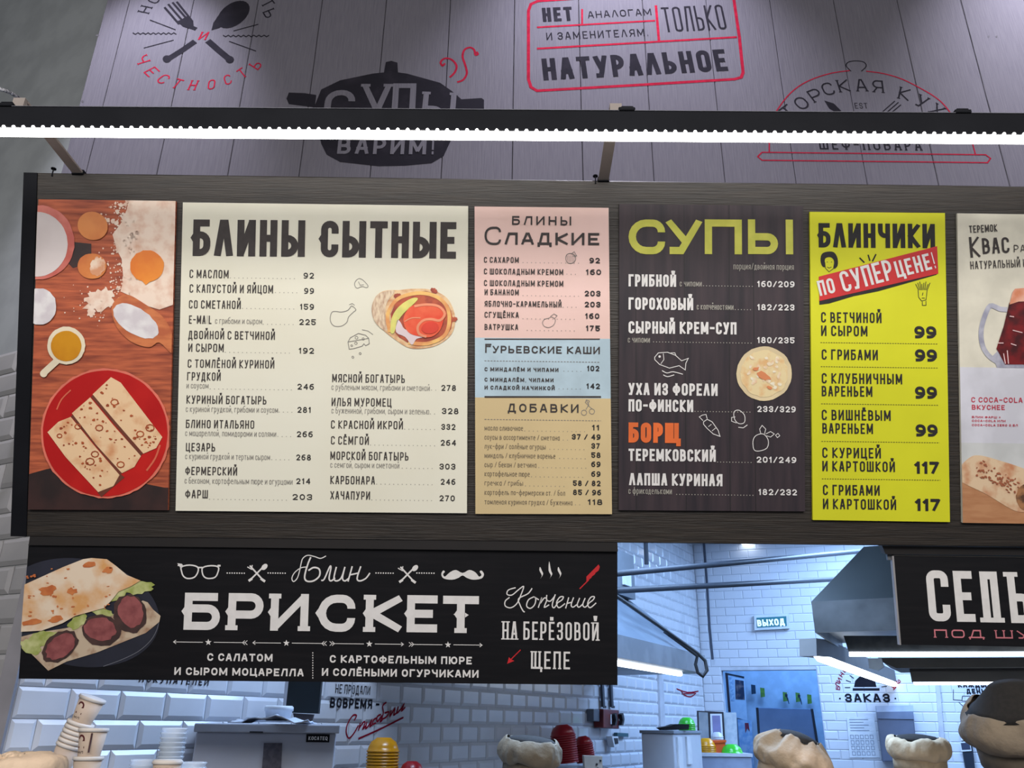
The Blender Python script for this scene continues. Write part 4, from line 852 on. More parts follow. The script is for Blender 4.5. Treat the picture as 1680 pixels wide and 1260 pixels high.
# pale vertical profiles on the walls
M_prof = mat('pale profile', (190, 192, 200), rough=.4)
sp = S_wall.at(1086, 1190, .03); o = slab('trim_side_wall', None, [], 0, M_prof, at=sp) if False else None
V_, F_ = extrude([sp.loc(*q) for q in ((1081, 1100), (1088, 1101), (1096, 1290), (1088, 1290))], 0, .03); o = link('trim_1', mesh('trim_1', V_, F_, M_prof), None, sp.mw()); tag(o, kind='structure')
a = onwall('red_emblem', M_red, S_wall.at(1132, 1138, .013), wl); p = a[0]
p.line([(1110, 1130), (1128, 1136), (1146, 1134)], 1, sm=3); p.line([(1118, 1134), (1124, 1141), (1134, 1143), (1142, 1137)], 1, sm=3); p.line([(1122, 1138), (1140, 1137)], .8); put_print(a)
tag(MB().tube([pt(1059, 880, 7.4), pt(1061, 926, 7.4)], .02, 6).build('pipe_stub', mat('dark stub', (46, 54, 66), rough=.6)), 'short dark vertical pipe rising behind the left hood box', 'pipe')
sp = S_back.at(1542, 1190, .03); V_, F_ = extrude([sp.loc(*q) for q in ((1533, 1100), (1540, 1100), (1556, 1290), (1548, 1290))], 0, .03); o = link('trim_2', mesh('trim_2', V_, F_, M_prof), None, sp.mw()); tag(o, kind='structure')
# ------------------------------------------------------------------ exit sign
so = S_back.at(1266, 1021, .05)
o, s = slab('exit_sign', S_back, [(1237, 1009), (1294, 1006.5), (1295, 1031), (1238, 1034)], .04, mat('sign body', (206, 214, 222), rough=.4), at=so); tag(o, 'small lit exit sign in a white frame high on the tiled back wall', 'sign'); C = None
p = Print(s, 'green_field', mat('teal sign face', (28, 96, 110), (28, 96, 110), emit=.5), o, 4); p.poly([(1241, 1013.5), (1290, 1011), (1291, 1027), (1242, 1030)]); p.build()
p = Print(s, 'lettering', mat('sign letters', (225, 240, 240), (225, 240, 240), emit=.5), o, 6); p.text('ВЫХОД', 1243, 1028, 1288, 11, 2.6, v1=1025.5, gap=.2); p.build()
# ------------------------------------------------------------------ hoods
def W(s_, o_, h): return A0 + DW*s_ + NW*o_ + Vector((0, 0, h))
def frustum(mb, A, B):
    return mb.add(A+B, [(3, 2, 1, 0), (4, 5, 6, 7), (0, 1, 5, 4), (1, 2, 6, 5), (2, 3, 7, 6), (3, 0, 4, 7)])
hood = empty('extractor_hood', W(3, .45, 2.0)); bpy.context.view_layer.update(); HI = hood.matrix_world.inverted()
def hp(mb, name, m, par): mb.V = [tuple(par.matrix_world.inverted() @ Vector(v)) for v in mb.V]; return mb.build(name, m, par)
tag(hood, 'grey extractor hood along the left side wall with cable loop hanging from it', 'extractor hood')
bpy.context.view_layer.update()
M_hood = mat('hood sheet steel', (126, 132, 140), (110, 116, 124), 6, rough=.42, metal=.25)
rim = MB(); frustum(rim, [W(1.6, 0, 1.97), W(4.5, 0, 1.97), W(4.5, .9, 1.97), W(1.6, .9, 1.97)], [W(1.6, 0, 2.10), W(4.5, 0, 2.10), W(4.5, .9, 2.10), W(1.6, .9, 2.10)]); hp(rim, 'rim', M_hood, hood)
can = MB(); frustum(can, [W(1.6, .02, 2.10), W(4.48, .02, 2.10), W(4.48, .88, 2.10), W(1.6, .88, 2.10)], [W(1.6, .02, 2.52), W(4.4, .02, 2.52), W(4.4, .36, 2.52), W(1.6, .36, 2.52)]); hp(can, 'canopy', mat('canopy sheet steel', (120, 132, 146), (104, 116, 130), 4, rough=.35, metal=.3), hood)
ple = MB(); frustum(ple, [W(1.6, .02, 2.52), W(4.36, .02, 2.52), W(4.36, .42, 2.52), W(1.6, .42, 2.52)], [W(1.6, .02, 2.86), W(4.36, .02, 2.86), W(4.36, .42, 2.86), W(1.6, .42, 2.86)]); hp(ple, 'plenum', mat('plenum steel', (92, 98, 106), (84, 90, 98), 6, rough=.5, metal=.2), hood)
lg = MB().tube([W(2.2, .8, 1.955), W(4.2, .8, 1.955)], .018, 8); lg.V = [tuple(Vector(v)-hood.location) for v in lg.V]; lg.build('light_strip', M_ledc, hood)
for k in (3.55, 4.1):
    q = MB(); frustum(q, [W(k, .42, 2.60), W(k+.14, .42, 2.60), W(k+.14, .44, 2.60), W(k, .44, 2.60)], [W(k, .42, 2.70), W(k+.14, .42, 2.70), W(k+.14, .44, 2.70), W(k, .44, 2.70)]); hp(q, 'plenum_plate', mat('bright bracket', (190, 196, 206), rough=.4), hood)
cb = MB().tube([pt(990, 965, 5.2), pt(1020, 984, 5.5), pt(1060, 1012, 5.8), pt(1100, 1040, 6.0), pt(1145, 1072, 6.1), pt(1157, 1084, 6.1), pt(1160, 1100, 6.1), pt(1153, 1110, 6.1), pt(1145, 1104, 6.1), pt(1141, 1090, 6.1), pt(1144, 1076, 6.1), pt(1120, 1058, 6.05), pt(1090, 1036, 6.0)], .013, 6)
tag(cb.build('power_cable', mat('black cable', (34, 36, 40), rough=.6), sm=True), 'black braided cable running down the hood slope and ending in a loop', 'cable')
# right hood
rh = empty('extractor_hood', pt(1500, 1010, 5.0)); bpy.context.view_layer.update(); tag(rh, 'large steel extractor hood behind the black banner at right edge', 'extractor hood')
L = rh.location
HY = -27.0
S_h = Surf(pt(1334, 1012, 5.0), yaw=HY)
zr1 = S_h.loc(1333, 987)[1]; zr0 = S_h.loc(1336, 1038)[1]
def hput(mb, name, m): o = mb.build(name, m, rh); o.matrix_world = S_h.mw(); return o
hput(MB().box(0, 3.2, 0, .012, zr0, zr1).box(0, .012, .012, 1.3, zr0, zr1).box(.012, 3.2, .012, 1.3, zr0+.05, zr0+.06), 'rim', mat('right rim steel', (124, 126, 126), (96, 98, 98), 3, rough=.4, metal=.35))
T = S_h.at(1440, 940, -.35).loc(1440, 940); Sx2 = S_h.at(1334, 1012, 0)
tx, tz = Surf(S_h.O-S_h.n*.35, HY).loc(1417, 897)
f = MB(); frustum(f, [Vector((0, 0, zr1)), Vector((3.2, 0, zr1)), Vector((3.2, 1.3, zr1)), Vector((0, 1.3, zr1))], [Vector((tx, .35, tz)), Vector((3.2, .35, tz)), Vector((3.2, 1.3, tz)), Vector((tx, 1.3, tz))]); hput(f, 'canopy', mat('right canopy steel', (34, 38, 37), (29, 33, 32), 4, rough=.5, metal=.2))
def frontal(name, D, P, th, m, par, y0=0):
    s_ = Surf(S_h.O-S_h.n*(D-5.0), HY); V_, F_ = extrude([s_.loc(*q) for q in P], y0, y0+th)
    V_ = [s_.mw() @ Vector(v)-par.location for v in V_]; return link(name, mesh(name, V_, F_, m), par)
frontal('lamp_housing', 5.15, [(1384, 1043), (1760, 1043), (1760, 1069), (1392, 1069)], .08, M_steeld, rh)
frontal('light_strip', 5.14, [(1393, 1069.5), (1760, 1069), (1760, 1076), (1393, 1076.5)], .03, M_ledc, rh)
frontal('filter_rail', 5.5, [(1440, 1079), (1760, 1078), (1760, 1094), (1470, 1096), (1452, 1088)], .5, mat('brown grey metal', (60, 56, 52), rough=.6), rh)
frontal('lamp_housing', 5.6, [(1492, 1097), (1760, 1095), (1760, 1118), (1496, 1119)], .1, mat('brown grey lamp', (74, 70, 66), rough=.6), rh)
frontal('light_strip', 5.6, [(1498, 1119), (1760, 1118), (1760, 1123), (1500, 1123)], .06, M_ledc, rh)
frontal('pipe_end', 5.35, [(1424, 1080), (1446, 1080), (1450, 1094), (1440, 1100), (1426, 1096)], .05, mat('pale grey bit', (150, 164, 178), rough=.5), rh)
sd = Surf(pt(1340, 1062, 5.2), yaw=60.2)
def diag(name, P, th, m):
    V_, F_ = extrude([sd.loc(*q) for q in P], 0, th); V_ = [sd.mw() @ Vector(v)-rh.location for v in V_]; return link(name, mesh(name, V_, F_, m), rh)
diag('lamp_housing', [(1339, 1047), (1360, 1050), (1486, 1108), (1478, 1123), (1362, 1079), (1340, 1076)], .1, mat('brown lamp housing', (82, 76, 70), rough=.5))
diag('light_strip', [(1343, 1077), (1362, 1078), (1478, 1122), (1470, 1126), (1440, 1117), (1350, 1085)], .03, M_ledc)
# pipes and ceiling light
for (a, b, lab) in (((990, 943), (1450, 901), 'upper'), ((990, 970), (1450, 946), 'lower')):
    tag(MB().tube([pt(a[0], a[1], 5.6), pt(b[0], b[1], 8.2)], .022, 8).build('conduit_pipe', mat('grey blue pipe', (50, 55, 64), rough=.5), sm=True), lab+' of the two long grey pipes crossing between the hoods', 'pipe')
tag(MB().tube([pt(1154, 880, 9.2), pt(1160, 960, 9.2), pt(1164, 1030, 9.2), pt(1169, 1082, 9.2)], .014, 6).build('cable', mat('dark cable', (60, 66, 80), rough=.6)), 'thin dark vertical cable in the far corner of the tiled kitchen', 'cable')
cl = empty('ceiling_light', (pt(1227, 893, 9.1).x, 9.1, 3.50)); tag(cl, 'small round lit ceiling lamp just under the menu backboard edge', 'light')
MB().lathe([(.09, 0), (.11, .005), (.11, .02)], 20).build('frame', M_prof, cl); MB().lathe([(0, -.004), (.085, -.004), (.085, .01)], 20).build('lamp', M_ledc, cl)
# ------------------------------------------------------------------ store room things seen through the doorway
def thing(name, D, P, th, m, label, cat, group=None, bev=0):
    cu = sum(q[0] for q in P)/len(P); cv = sum(q[1] for q in P)/len(P)
    s_ = S_sb.at(cu, cv, .04) if D > 11 else S_back.at(cu, cv, D-9.0) if 9 < D < 10 else S_back.at(cu, cv, -1.1) if D > 10 else Surf(pt(cu, cv, D))
    V_, F_ = extrude([s_.loc(*q) for q in P], 0, th)
    o = link(name, mesh(name, V_, F_, m), None, s_.mw()); tag(o, label, cat, group)
    if bev: bevel(o, bev)
    return o, s_
def kid(name, s_, P, m, par, y=-.004, th=.004):
    V_, F_ = extrude([s_.loc(*q) for q in P], y, y+th); return link(name, mesh(name, V_, F_, m), par)
M_dark = mat('dark frame', (36, 36, 44), rough=.6); M_paper = mat('white paper', (214, 218, 224), (202, 208, 216), 10, rough=.7)
o, s = thing('noticeboard', 11.36, [(1187, 1103), (1221, 1110), (1226, 1182), (1203, 1176), (1200, 1172), (1196, 1168)], .02, M_paper, 'dark framed noticeboard with a picture, left inside the store room', 'noticeboard')
kid('frame_side', s, [(1187, 1103), (1194, 1105), (1199, 1168), (1193, 1168)], mat('brown frame', (60, 40, 44), rough=.6), o); kid('frame_top', s, [(1187, 1103), (1221, 1110), (1221, 1113), (1190, 1106)], M_dark, o, -.006)
kid('picture', s, [(1206, 1115), (1220, 1117), (1222, 1148), (1207, 1147)], mat('dark picture', (46, 46, 66), (150, 120, 110), 14, (.5, .7)), o); kid('note', s, [(1196, 1110), (1203, 1111), (1205, 1150), (1199, 1150)], mat('faint note', (150, 170, 190), (205, 212, 220), 30, (.4, .6)), o)
gm = mat('green tag', (120, 150, 40), (90, 120, 40), 20); bm = mat('dark tag', (30, 50, 66))
for k, (u, v, m, lab) in enumerate(((1236, 1131, bm, 'dark blue tag hanging on the blue store room wall, nearest the noticeboard'), (1251, 1136, gm, 'green tag beside the dark blue tag on the store room wall'), (1288, 1143, gm, 'green clip holding a cord, left of the two clips above the tall cabinet'), (1309, 1144, gm, 'green clip holding a cord, right of the two clips above the tall cabinet'), (1328, 1147, gm, 'small green tag nearest the doorway right side'))):
    o, s = thing('wall_tag', 11.36, [(u-4, v-8), (u+3, v-7), (u+4, v+7), (u-3, v+8)], .02, m, lab, 'tag', 'tags on the store room wall')
    if k in (2, 3): kid('cord', s, [(u+1, v-3), (u+5, v+2), (u+7, v+12), (u+6, v+12), (u+3, v+3)], bm, o); kid('peg', s, [(u, v-5), (u+4, v-4), (u+4, v+1), (u, v)], M_dark, o)
o, s = thing('storage_cabinet', 10.7, [(1244, 1161), (1330, 1163), (1346, 1275), (1250, 1275)], .5, mat('cabinet blue grey', (120, 136, 160), (112, 128, 152), 5, rough=.5), 'tall blue-grey metal cabinet inside the store room', 'cabinet', bev=.005)
kid('dark_edge', s, [(1240, 1161), (1244, 1161), (1252, 1275), (1248, 1275)], M_dark, o, 0); kid('right_edge', s, [(1330, 1163), (1334, 1163), (1352, 1275), (1347, 1275)], M_dark, o, 0)
o, s = thing('poster', 11.37, [(1210, 1180), (1233, 1182), (1238, 1262), (1216, 1262)], .006, mat('sketched poster', (150, 180, 210), (196, 208, 222), 14, (.42, .6)), 'pale poster with a small red figure under the noticeboard', 'poster'); kid('red_figure', s, [(1222, 1186), (1228, 1186), (1230, 1200), (1226, 1195), (1223, 1203)], mat('red figure', (150, 40, 60)), o)
# ------------------------------------------------------------------ back wall fittings
o, s = thing('towel_dispenser', 9.17, [(1438, 1163), (1498, 1163), (1506, 1248), (1448, 1250)], .15, mat('dispenser grey', (92, 98, 116), (84, 90, 108), 4, rough=.4), 'grey paper towel dispenser with pale top on the back wall', 'dispenser', bev=.01)
kid('pale_top', s, [(1437, 1158), (1498, 1157), (1499, 1167), (1438, 1168)], mat('dispenser top', (176, 186, 206), rough=.4), o, -.006, .14); kid('lid', s, [(1439, 1168), (1498, 1167), (1499, 1180), (1440, 1179)], mat('dispenser lid', (112, 122, 144), rough=.3), o, -.008, .01)
o, s = thing('notice_sheet', 9.015, [(1389, 1176), (1434, 1176), (1444, 1243), (1394, 1243)], .004, M_paper, 'printed white notice sheet taped on the tiles left of the dispenser', 'notice')
C = None; p = Print(s, 'print_lines', mat('grey print', (120, 130, 150)), o, 2)
for k in range(5): p.rect(1393+k*.6, 1180+k*4.5, 1424+k*.6-(k % 2)*8, 1181+k*4.5)
for k in range(4):
    for j in range(5): p.line([(1395+j*8+k, 1206+k*9), (1400+j*8+k, 1206+k*9), (1401+j*8+k, 1212+k*9), (1396+j*8+k, 1212+k*9)], .8, True)
p.build()
o, s = thing('wall_thermometer', 9.06, [(1576, 1195), (1590, 1193), (1597, 1235), (1602, 1285), (1588, 1285), (1580, 1236)], .04, mat('dark device', (30, 40, 56), rough=.4), 'slim dark wall device with two white-edged displays, right of the dispenser', 'wall device')
for v in (1200, 1218): kid('display_edge', s, [(1574, v-1), (1591, v-2), (1594, v+14), (1577, v+15)], M_paper, o, -.008, .008); kid('display', s, [(1576, v+1), (1590, v), (1592, v+11), (1578, v+12)], mat('display', (44, 52, 76)), o, -.012, .004)
# ------------------------------------------------------------------ side wall fittings
def wthing(name, off, P, th, m, label, cat, bev=0):
    cu = sum(q[0] for q in P)/len(P); cv = sum(q[1] for q in P)/len(P); s_ = S_wall.at(cu, cv, off)
    V_, F_ = extrude([s_.loc(*q) for q in P], 0, th); o = link(name, mesh(name, V_, F_, m), None, s_.mw()); tag(o, label, cat)
    if bev: bevel(o, bev)
    return o, s_
for k, (u, v) in enumerate(((987, 990), (1001, 1005))):
    o, s = wthing('conduit_pipe', .04, [(u, 1100), (u+3, 1100), (v+3-k, 1160), (v-k, 1160)], .02, mat('dark conduit', (46, 50, 62), rough=.5), ('left' if k == 0 else 'right')+' of two short dark conduits dropping to the red switch box', 'pipe')
    kid('coupling', s, [(v-1-k, 1158), (v+4-k, 1158), (v+4-k, 1162), (v-1-k, 1162)], M_dark, o)
o, s = wthing('switch_box', .10, [(990, 1163), (1016, 1165), (1016, 1196), (990, 1194)], .08, mat('dark red enamel', (110, 34, 36), (84, 28, 32), 12, rough=.4), 'dark red switch box with black handles on the side wall', 'switch box', .006)
for u in (1003, 1014): kid('handle', s, [(u, 1172), (u+3, 1170), (u+5, 1180), (u+3, 1190), (u, 1190), (u+2, 1181)], M_dark, o, -.03, .03)
kid('label_plate', s, [(1001, 1172), (1003, 1172), (1003, 1188), (1001, 1188)], M_paper, o)
wthing('junction_box', .07, [(974, 1163), (984, 1164), (984, 1184), (974, 1183)], .06, mat('grey box', (96, 104, 116), rough=.5), 'plain grey junction box left of the red switch box', 'junction box', .005)
o, s = wthing('outlet_plate', .05, [(1013, 1202), (1031, 1203), (1031, 1209), (1013, 1208)], .03, mat('green label', (50, 90, 100), rough=.5), 'small dark green plate on the tiles below the red switch box', 'plate')
o, s = wthing('wall_phone', .08, [(1004, 1208), (1014, 1208), (1016, 1224), (1008, 1226)], .05, M_paper, 'small pale wall device with dark face below the red switch box', 'wall device'); kid('dark_face', s, [(1007, 1211), (1013, 1211), (1014, 1220), (1009, 1221)], M_dark, o)
# ------------------------------------------------------------------ kitchen equipment
def boxthing(name, D, P, depth, m, label, cat, bev=.004):
    return thing(name, D, P, depth, m, label, cat, None, bev)
M_white_enam = mat('white enamel', (196, 202, 212), (186, 192, 204), 3, rough=.3)
M_mach = mat('machine side', (186, 192, 206), (178, 184, 200), 3, rough=.4)
def full(name, D, uL, uR, vT, depth, m, label, cat, bev=.006, yaw=0):
    """a floor standing cabinet: front-left and front-right edges and top edge given, runs down to the floor"""
    a = pt(uL, vT, D); s_ = Surf(a, yaw); w_ = s_.loc(uR, vT)[0]/2; h = a.z
    ctr = a+s_.ex*w_-s_.n*(depth/2); e = empty(name, (ctr.x, ctr.y, 0), math.radians(yaw)); tag(e, label, cat)
    bevel(MB().box(-w_, w_, -depth/2, depth/2, .08, h).build('body', m, e), bev)
    for sx in (-1, 1):
        for sy in (-1, 1): MB().lathe([(.02, 0), (.02, .08)], 8, Matrix.Translation((sx*(w_-.05), sy*(depth/2-.05), 0))).build('foot', M_black, e)
    return e, w_, h
e, w_, h = full('ice_machine', 3.3, 322, 552, 1201, .55, M_mach, 'tall grey kitchen machine with black name badge and dark slot', 'kitchen machine', yaw=12)
bevel(MB().box(-w_-.008, w_+.012, -.29, .285, h, h+.03).build('lid', mat('machine lid', (176, 182, 196), rough=.35), e), .004)
S_m = Surf((e.location.x, e.location.y, 0)+Surf((0, 0, 0), 12).n*0, 12) if False else Surf(e.location+Surf((0, 0, 0), 12).n*.275, 12)
def onm(name, P, m, y=-.006, th=.006, S_m=S_m, e=e, D=3.3):
    V_, F_ = extrude([S_m.loc(*q) for q in P], y-.275, y+th-.275); return link(name, mesh(name, V_, F_, m), e)
onm('dark_slot', [(433, 1219), (463, 1219), (460, 1290), (428, 1290)], mat('slot mesh', (88, 86, 98), (70, 68, 80), 60)); onm('badge', [(503, 1204.5), (541, 1205), (540, 1218), (502, 1217.5)], M_black, -.008, .008)
q = Print(S_m, 'badge_lettering', M_white, e, 0); q.y = -.287; q.text('KOCATEQ', 506, 1214, 537, 6, 1.0, gap=.3); q.build()
onm('vent_gap', [(410, 1199.5), (432, 1200), (432, 1202.5), (410, 1202)], M_dark, -.016, .016)
c = pt(447, 1181, 3.42); top = h+.03
o = MB().lathe([(0, 0), (.045, 0), (.052, .035), (.056, .036), (.056, .05), (.05, .055), (.046, .05), (0, .05)], 28).build('plastic_tub', mat('white plastic', (222, 228, 236), rough=.3), None, (c.x, 3.5, top+.012), True); tag(o, 'round white lidded tub on top of the grey kitchen machine', 'tub')
tr = MB()
for k in range(9):
    for j in range(5): pass
V = []; F = []
for i in range(13):
    for j in range(7):
        x, y = (i/12-.5)*.30, (j/6-.5)*.16; V.append((x, y, .004+.03*max(0, noise.noise(Vector((x*22, y*22, 3)))) + (.012 if abs(i-6) < 4 else 0)))
for i in range(12):
    for j in range(6): a_ = i*7+j; F.append((a_, a_+7, a_+8, a_+1))
o = link('crumpled_cloth', mesh('crumpled_cloth', V, F, mat('white cloth', (205, 212, 224), (180, 188, 204), 20, rough=.8), True)); so_ = o.modifiers.new('solid', 'SOLIDIFY'); so_.thickness = .004; o.location = (pt(452, 1183, 3.45).x, 3.42, top+.002); tag(o, 'crumpled white cloth under the round tub on the grey machine', 'cloth')
e = empty('monitor', (pt(497, 1185, 3.75).x, 3.75, top-.03)); tag(e, 'black screen on a short dark stand behind the grey machine, cut off by the banner', 'monitor')
S_q = Surf(e.location)
def on_q(name, P, m, y, th, S_q=S_q, e=e):
    V_, F_ = extrude([S_q.loc(*q) for q in P], y, y+th); return link(name, mesh(name, V_, F_, m), e)
on_q('screen', [(477, 1085), (530, 1087), (522, 1171), (468, 1169)], mat('dark green black', (26, 34, 38), rough=.4), 0, .03); on_q('pale_edge', [(471, 1085), (477, 1085), (468, 1169), (463, 1169)], M_prof, 0, .03); on_q('stand', [(480, 1170), (514, 1172), (506, 1195), (486, 1195)], mat('brown stand', (70, 62, 66), rough=.7), .005, .02)
# bowls, each one a thing
M_yel = mat('yellow plastic', (214, 150, 20), (208, 142, 16), 4, rough=.25); M_redp = mat('red plastic', (160, 28, 38), (150, 24, 34), 4, rough=.3); M_grn = mat('green plastic', (60, 190, 50), (54, 180, 46), 4, rough=.25); M_orp = mat('orange plastic', (216, 92, 44), (208, 84, 40), 4, rough=.3)
ORD = ['topmost', 'second', 'third', 'fourth', 'fifth', 'sixth', 'seventh', 'eighth', 'ninth', 'tenth', 'eleventh', 'twelfth', 'thirteenth', 'fourteenth']
def bowls(u, v, D, r, n, m, colour, where, group, tilt=0, step=.0135, first_dome=True):
    """upturned stack: the top bowl shows its dome, the others their rims"""
    P = pt(u, v, D)
    prof = [(r, 0), (r*1.03, .003), (r*1.03, .007), (r*.97, .009), (r*.93, r*.3), (r*.78, r*.6), (r*.5, r*.78), (r*.45, r*.84), (r*.38, r*.84), (r*.36, r*.78), (0, r*.78)]
    me = None
    for k in range(n):
        if me is None: o = MB().lathe(prof, 28, cap=False).build('bowl', m, None, sm=True); me = o.data
        else: o = link('bowl', me)
        d = Vector((math.sin(tilt), 0, math.cos(tilt))); o.location = P-d*(r*.84+k*step); o.rotation_euler = (0, tilt, 0)
        tag(o, '%s plastic bowl, %s, %s' % (colour, ORD[k]+('' if k == 0 else ' from top'), where), 'bowl', group)
    return P-Vector((0, 0, r*.84+n*step))
sh1 = bowls(630, 1210, 4.3, .076, 11, M_yel, 'yellow', 'tall stack below the red script', 'yellow bowls', .0)
sh2 = bowls(676, 1249, 4.3, .056, 4, M_redp, 'red', 'short stack right of yellow bowls', 'red bowls beside the yellow stack')
sh3 = bowls(922, 1189, 5.9, .083, 13, M_redp, 'dark red', 'taller stack by the side wall', 'dark red bowls, taller stack', -.10)
sh4 = bowls(955, 1208, 6.1, .064, 9, M_redp, 'dark red', 'shorter stack by the side wall', 'dark red bowls, shorter stack', -.16)
sh5 = bowls(1126, 1177, 7.3, .068, 7, M_grn, 'green', 'behind the white machine', 'green bowls behind the white machine')
sh6 = bowls(1158, 1211, 7.25, .076, 4, M_yel, 'yellow', 'on the far counter', 'yellow bowls on the far counter')
sh7 = bowls(1200, 1221, 7.2, .086, 1, M_grn, 'bright green', 'alone at right on the far counter', 'green bowl on the far counter')
sh8 = bowls(1176, 1201, 7.5, .05, 3, M_white_enam, 'white', 'behind the yellow ones on the far counter', 'white bowls on the far counter')
# shelves and counters that carry them (below the picture)
def shelf(name, x0, x1, y0, y1, z, label, th=.03):
    e = empty(name, ((x0+x1)/2, (y0+y1)/2, 0)); tag(e, label, 'table'); w_, d_ = (x1-x0)/2, (y1-y0)/2
    MB().box(-w_, w_, -d_, d_, z-th, z).build('tabletop', mat('steel worktop', (170, 176, 186), rough=.3, metal=.4), e)
    for sx in (-1, 1):
        for sy in (-1, 1): MB().box(sx*(w_-.03)-.02, sx*(w_-.03)+.02, sy*(d_-.03)-.02, sy*(d_-.03)+.02, 0, z-th).build('leg', M_steel, e)
    MB().box(-w_+.02, w_-.02, -d_+.02, d_-.02, .3, .32).build('shelf', M_steel, e)
zb_ = min(sh1.z, sh2.z); shelf('steel_table', sh1.x-.12, sh2.x+.12, 4.15, 4.45, zb_, 'steel table under the yellow bowl stack, below the picture edge')
zb_ = min(sh3.z, sh4.z)-.01; shelf('steel_table', sh3.x-.15, sh4.x+.15, 5.75, 6.25, zb_, 'steel table under the dark red bowl stacks, below the picture edge')
a, b = pt(1133, 1236, 7.1), pt(1232, 1236, 7.1)
e = empty('counter', ((a.x+b.x)/2, 7.4, 0)); tag(e, 'white far counter holding coloured bowls in front of the doorway', 'counter'); w_ = (b.x-a.x)/2
bevel(MB().box(-w_, w_, -.3, .3, .1, a.z-.02).build('body', mat('counter body', (150, 164, 190), rough=.5), e), .004); MB().box(-w_-.01, w_+.01, -.31, .31, a.z-.02, a.z+.004).build('worktop', mat('counter top', (206, 214, 226), rough=.3), e)
MB().box(w_*.35, w_*.95, -.312, -.30, .2, a.z-.14).build('door', mat('counter door', (128, 142, 168), rough=.5), e); MB().box(w_*.3, w_*.34, -.32, -.30, .2, a.z-.12).build('door_edge', M_dark, e)
o, s = thing('orange_crate', 7.22, [(1136, 1218), (1190, 1215), (1190, 1236), (1137, 1236)], .2, M_orp, 'orange plastic crate among the bowls on the far counter', 'crate', bev=.004); kid('lip', s, [(1134, 1216), (1191, 1214), (1191, 1218), (1134, 1220)], M_orp, o, -.01, .22)
o, s = thing('picture_frame', 7.62, [(1144, 1166), (1187, 1168), (1191, 1232), (1146, 1232)], .02, M_dark, 'dark double picture frame standing behind the bowls on the far counter', 'picture frame')
kid('left_sheet', s, [(1146, 1168), (1161, 1169), (1164, 1230), (1148, 1230)], mat('grey sheet', (140, 148, 156), (126, 136, 146), 12), o); kid('right_sheet', s, [(1165, 1171), (1184, 1171), (1187, 1230), (1167, 1230)], M_paper, o); kid('purple_print', s, [(1168, 1174), (1181, 1174), (1183, 1206), (1170, 1206)], mat('violet print', (126, 124, 168)), o, -.007)
thing('paper_sheet', 7.66, [(1187, 1169), (1208, 1169), (1211, 1234), (1190, 1234)], .006, mat('grey paper', (176, 188, 198), (160, 174, 188), 20, (.45, .6)), 'pale printed sheet standing right of the dark double frame', 'paper')
e, w_, h = full('white_machine', 6.3, 1052, 1104, 1203, .62, M_white_enam, 'white enamel machine with a grey top edge, left of the far counter', 'kitchen machine', yaw=-29.8)
bevel(MB().box(-w_-.01, w_+.01, -.32, .32, h, h+.02).build('top_plate', mat('grey top edge', (130, 140, 154), rough=.4), e), .003)
for k, x in enumerate((-.25, -.05)): MB().box(w_, w_+.012, x, x+.09, h-.22+.02*k, h-.02).build('hanging_note', M_paper, e)
o = thing('dark_cloth', 6.35, [(1083, 1194), (1100, 1191), (1108, 1188), (1131, 1188), (1130, 1197), (1090, 1198)], .2, mat('black cloth', (20, 24, 32), rough=.8), 'black folded cloth lying on the white machine', 'cloth')
o, s = thing('leaflet_box', 5.2, [(958, 1240), (988, 1241), (990, 1290), (962, 1290)], .12, mat('pale carton', (206, 200, 190), rough=.6), 'pale carton with black spots near the dark red bowls', 'carton')
for u, v in ((978, 1252), (984, 1246), (980, 1259)): kid('spot', s, [(u, v), (u+3, v+1), (u+2, v+4), (u-1, v+3)], M_dark, o)
# ------------------------------------------------------------------ cups
M_cup = mat('kraft paper', (196, 176, 158), (188, 168, 150), 20, rough=.7); M_rim = mat('cup rim', (222, 214, 206), rough=.6)
def cone_text(t, par, W_, H_, tk, ang, z0, r0, r1, h_, m, name):
    V, F = letters(t, -W_/2, 0, W_, H_, tk, gap=.25); out = []
    for q in V:
        z = z0+q[1]; r = r0+(r1-r0)*z/h_+.0006; a = ang+q[0]/r; out.append((r*math.sin(a), -r*math.cos(a), z))
    return link(name, mesh(name, out, F, m), par)
def cup(P, tilt, label, group, digit=None, n=None):
    e = empty('paper_cup', P); e.rotation_euler = (0, tilt, 0); tag(e, label, 'cup', group)
    MB().lathe([(.026, 0), (.027, .001), (.038, .092), (.036, .092), (.026, .004)], 28).build('cup_wall', M_cup, e, sm=True)
    MB().lathe([(.0375, .089), (.0405, .089), (.0415, .094), (.0405, .099), (.036, .099)], 28).build('rim', M_rim, e, sm=True)
    if digit:
        cone_text('2', e, .024, .036, .005, digit, .046, .027, .038, .092, mat('dark red brown ink', (88, 26, 30)), 'numeral'); cone_text('мл', e, .02, .009, .0012, digit, .032, .027, .038, .092, M_ink, 'small_print')
    return e
Pt = pt(152, 1146, 2.75); tl = math.radians(17); d = Vector((math.sin(tl), 0, math.cos(tl)))
for k in range(7):
    cup(Pt-d*(.095+(.0 if k == 0 else .062+.013*k)), tl, 'kraft paper cup with white rim, %s in the leaning back stack' % (ORD[k]+('' if k == 0 else ' from the top')), 'leaning stack of paper cups', -.25 if k == 0 else None)
Pf = pt(154, 1197, 2.6)
for k in range(3):
    cup(Pf-Vector((0, 0, .095+k*.075)), 0, 'kraft paper cup with white rim, %s in the upright front stack' % (ORD[k]+('' if k == 0 else ' from the top')), 'upright stack of paper cups', -.45 if k == 0 else None)
q = [o for o in bpy.data.objects if o.name.startswith('paper_cup')][7]
MB().box(.0125, .0155, -.0395, -.034, .035, .086).build('dark_stroke', mat('brown ink', (74, 40, 38)), q)
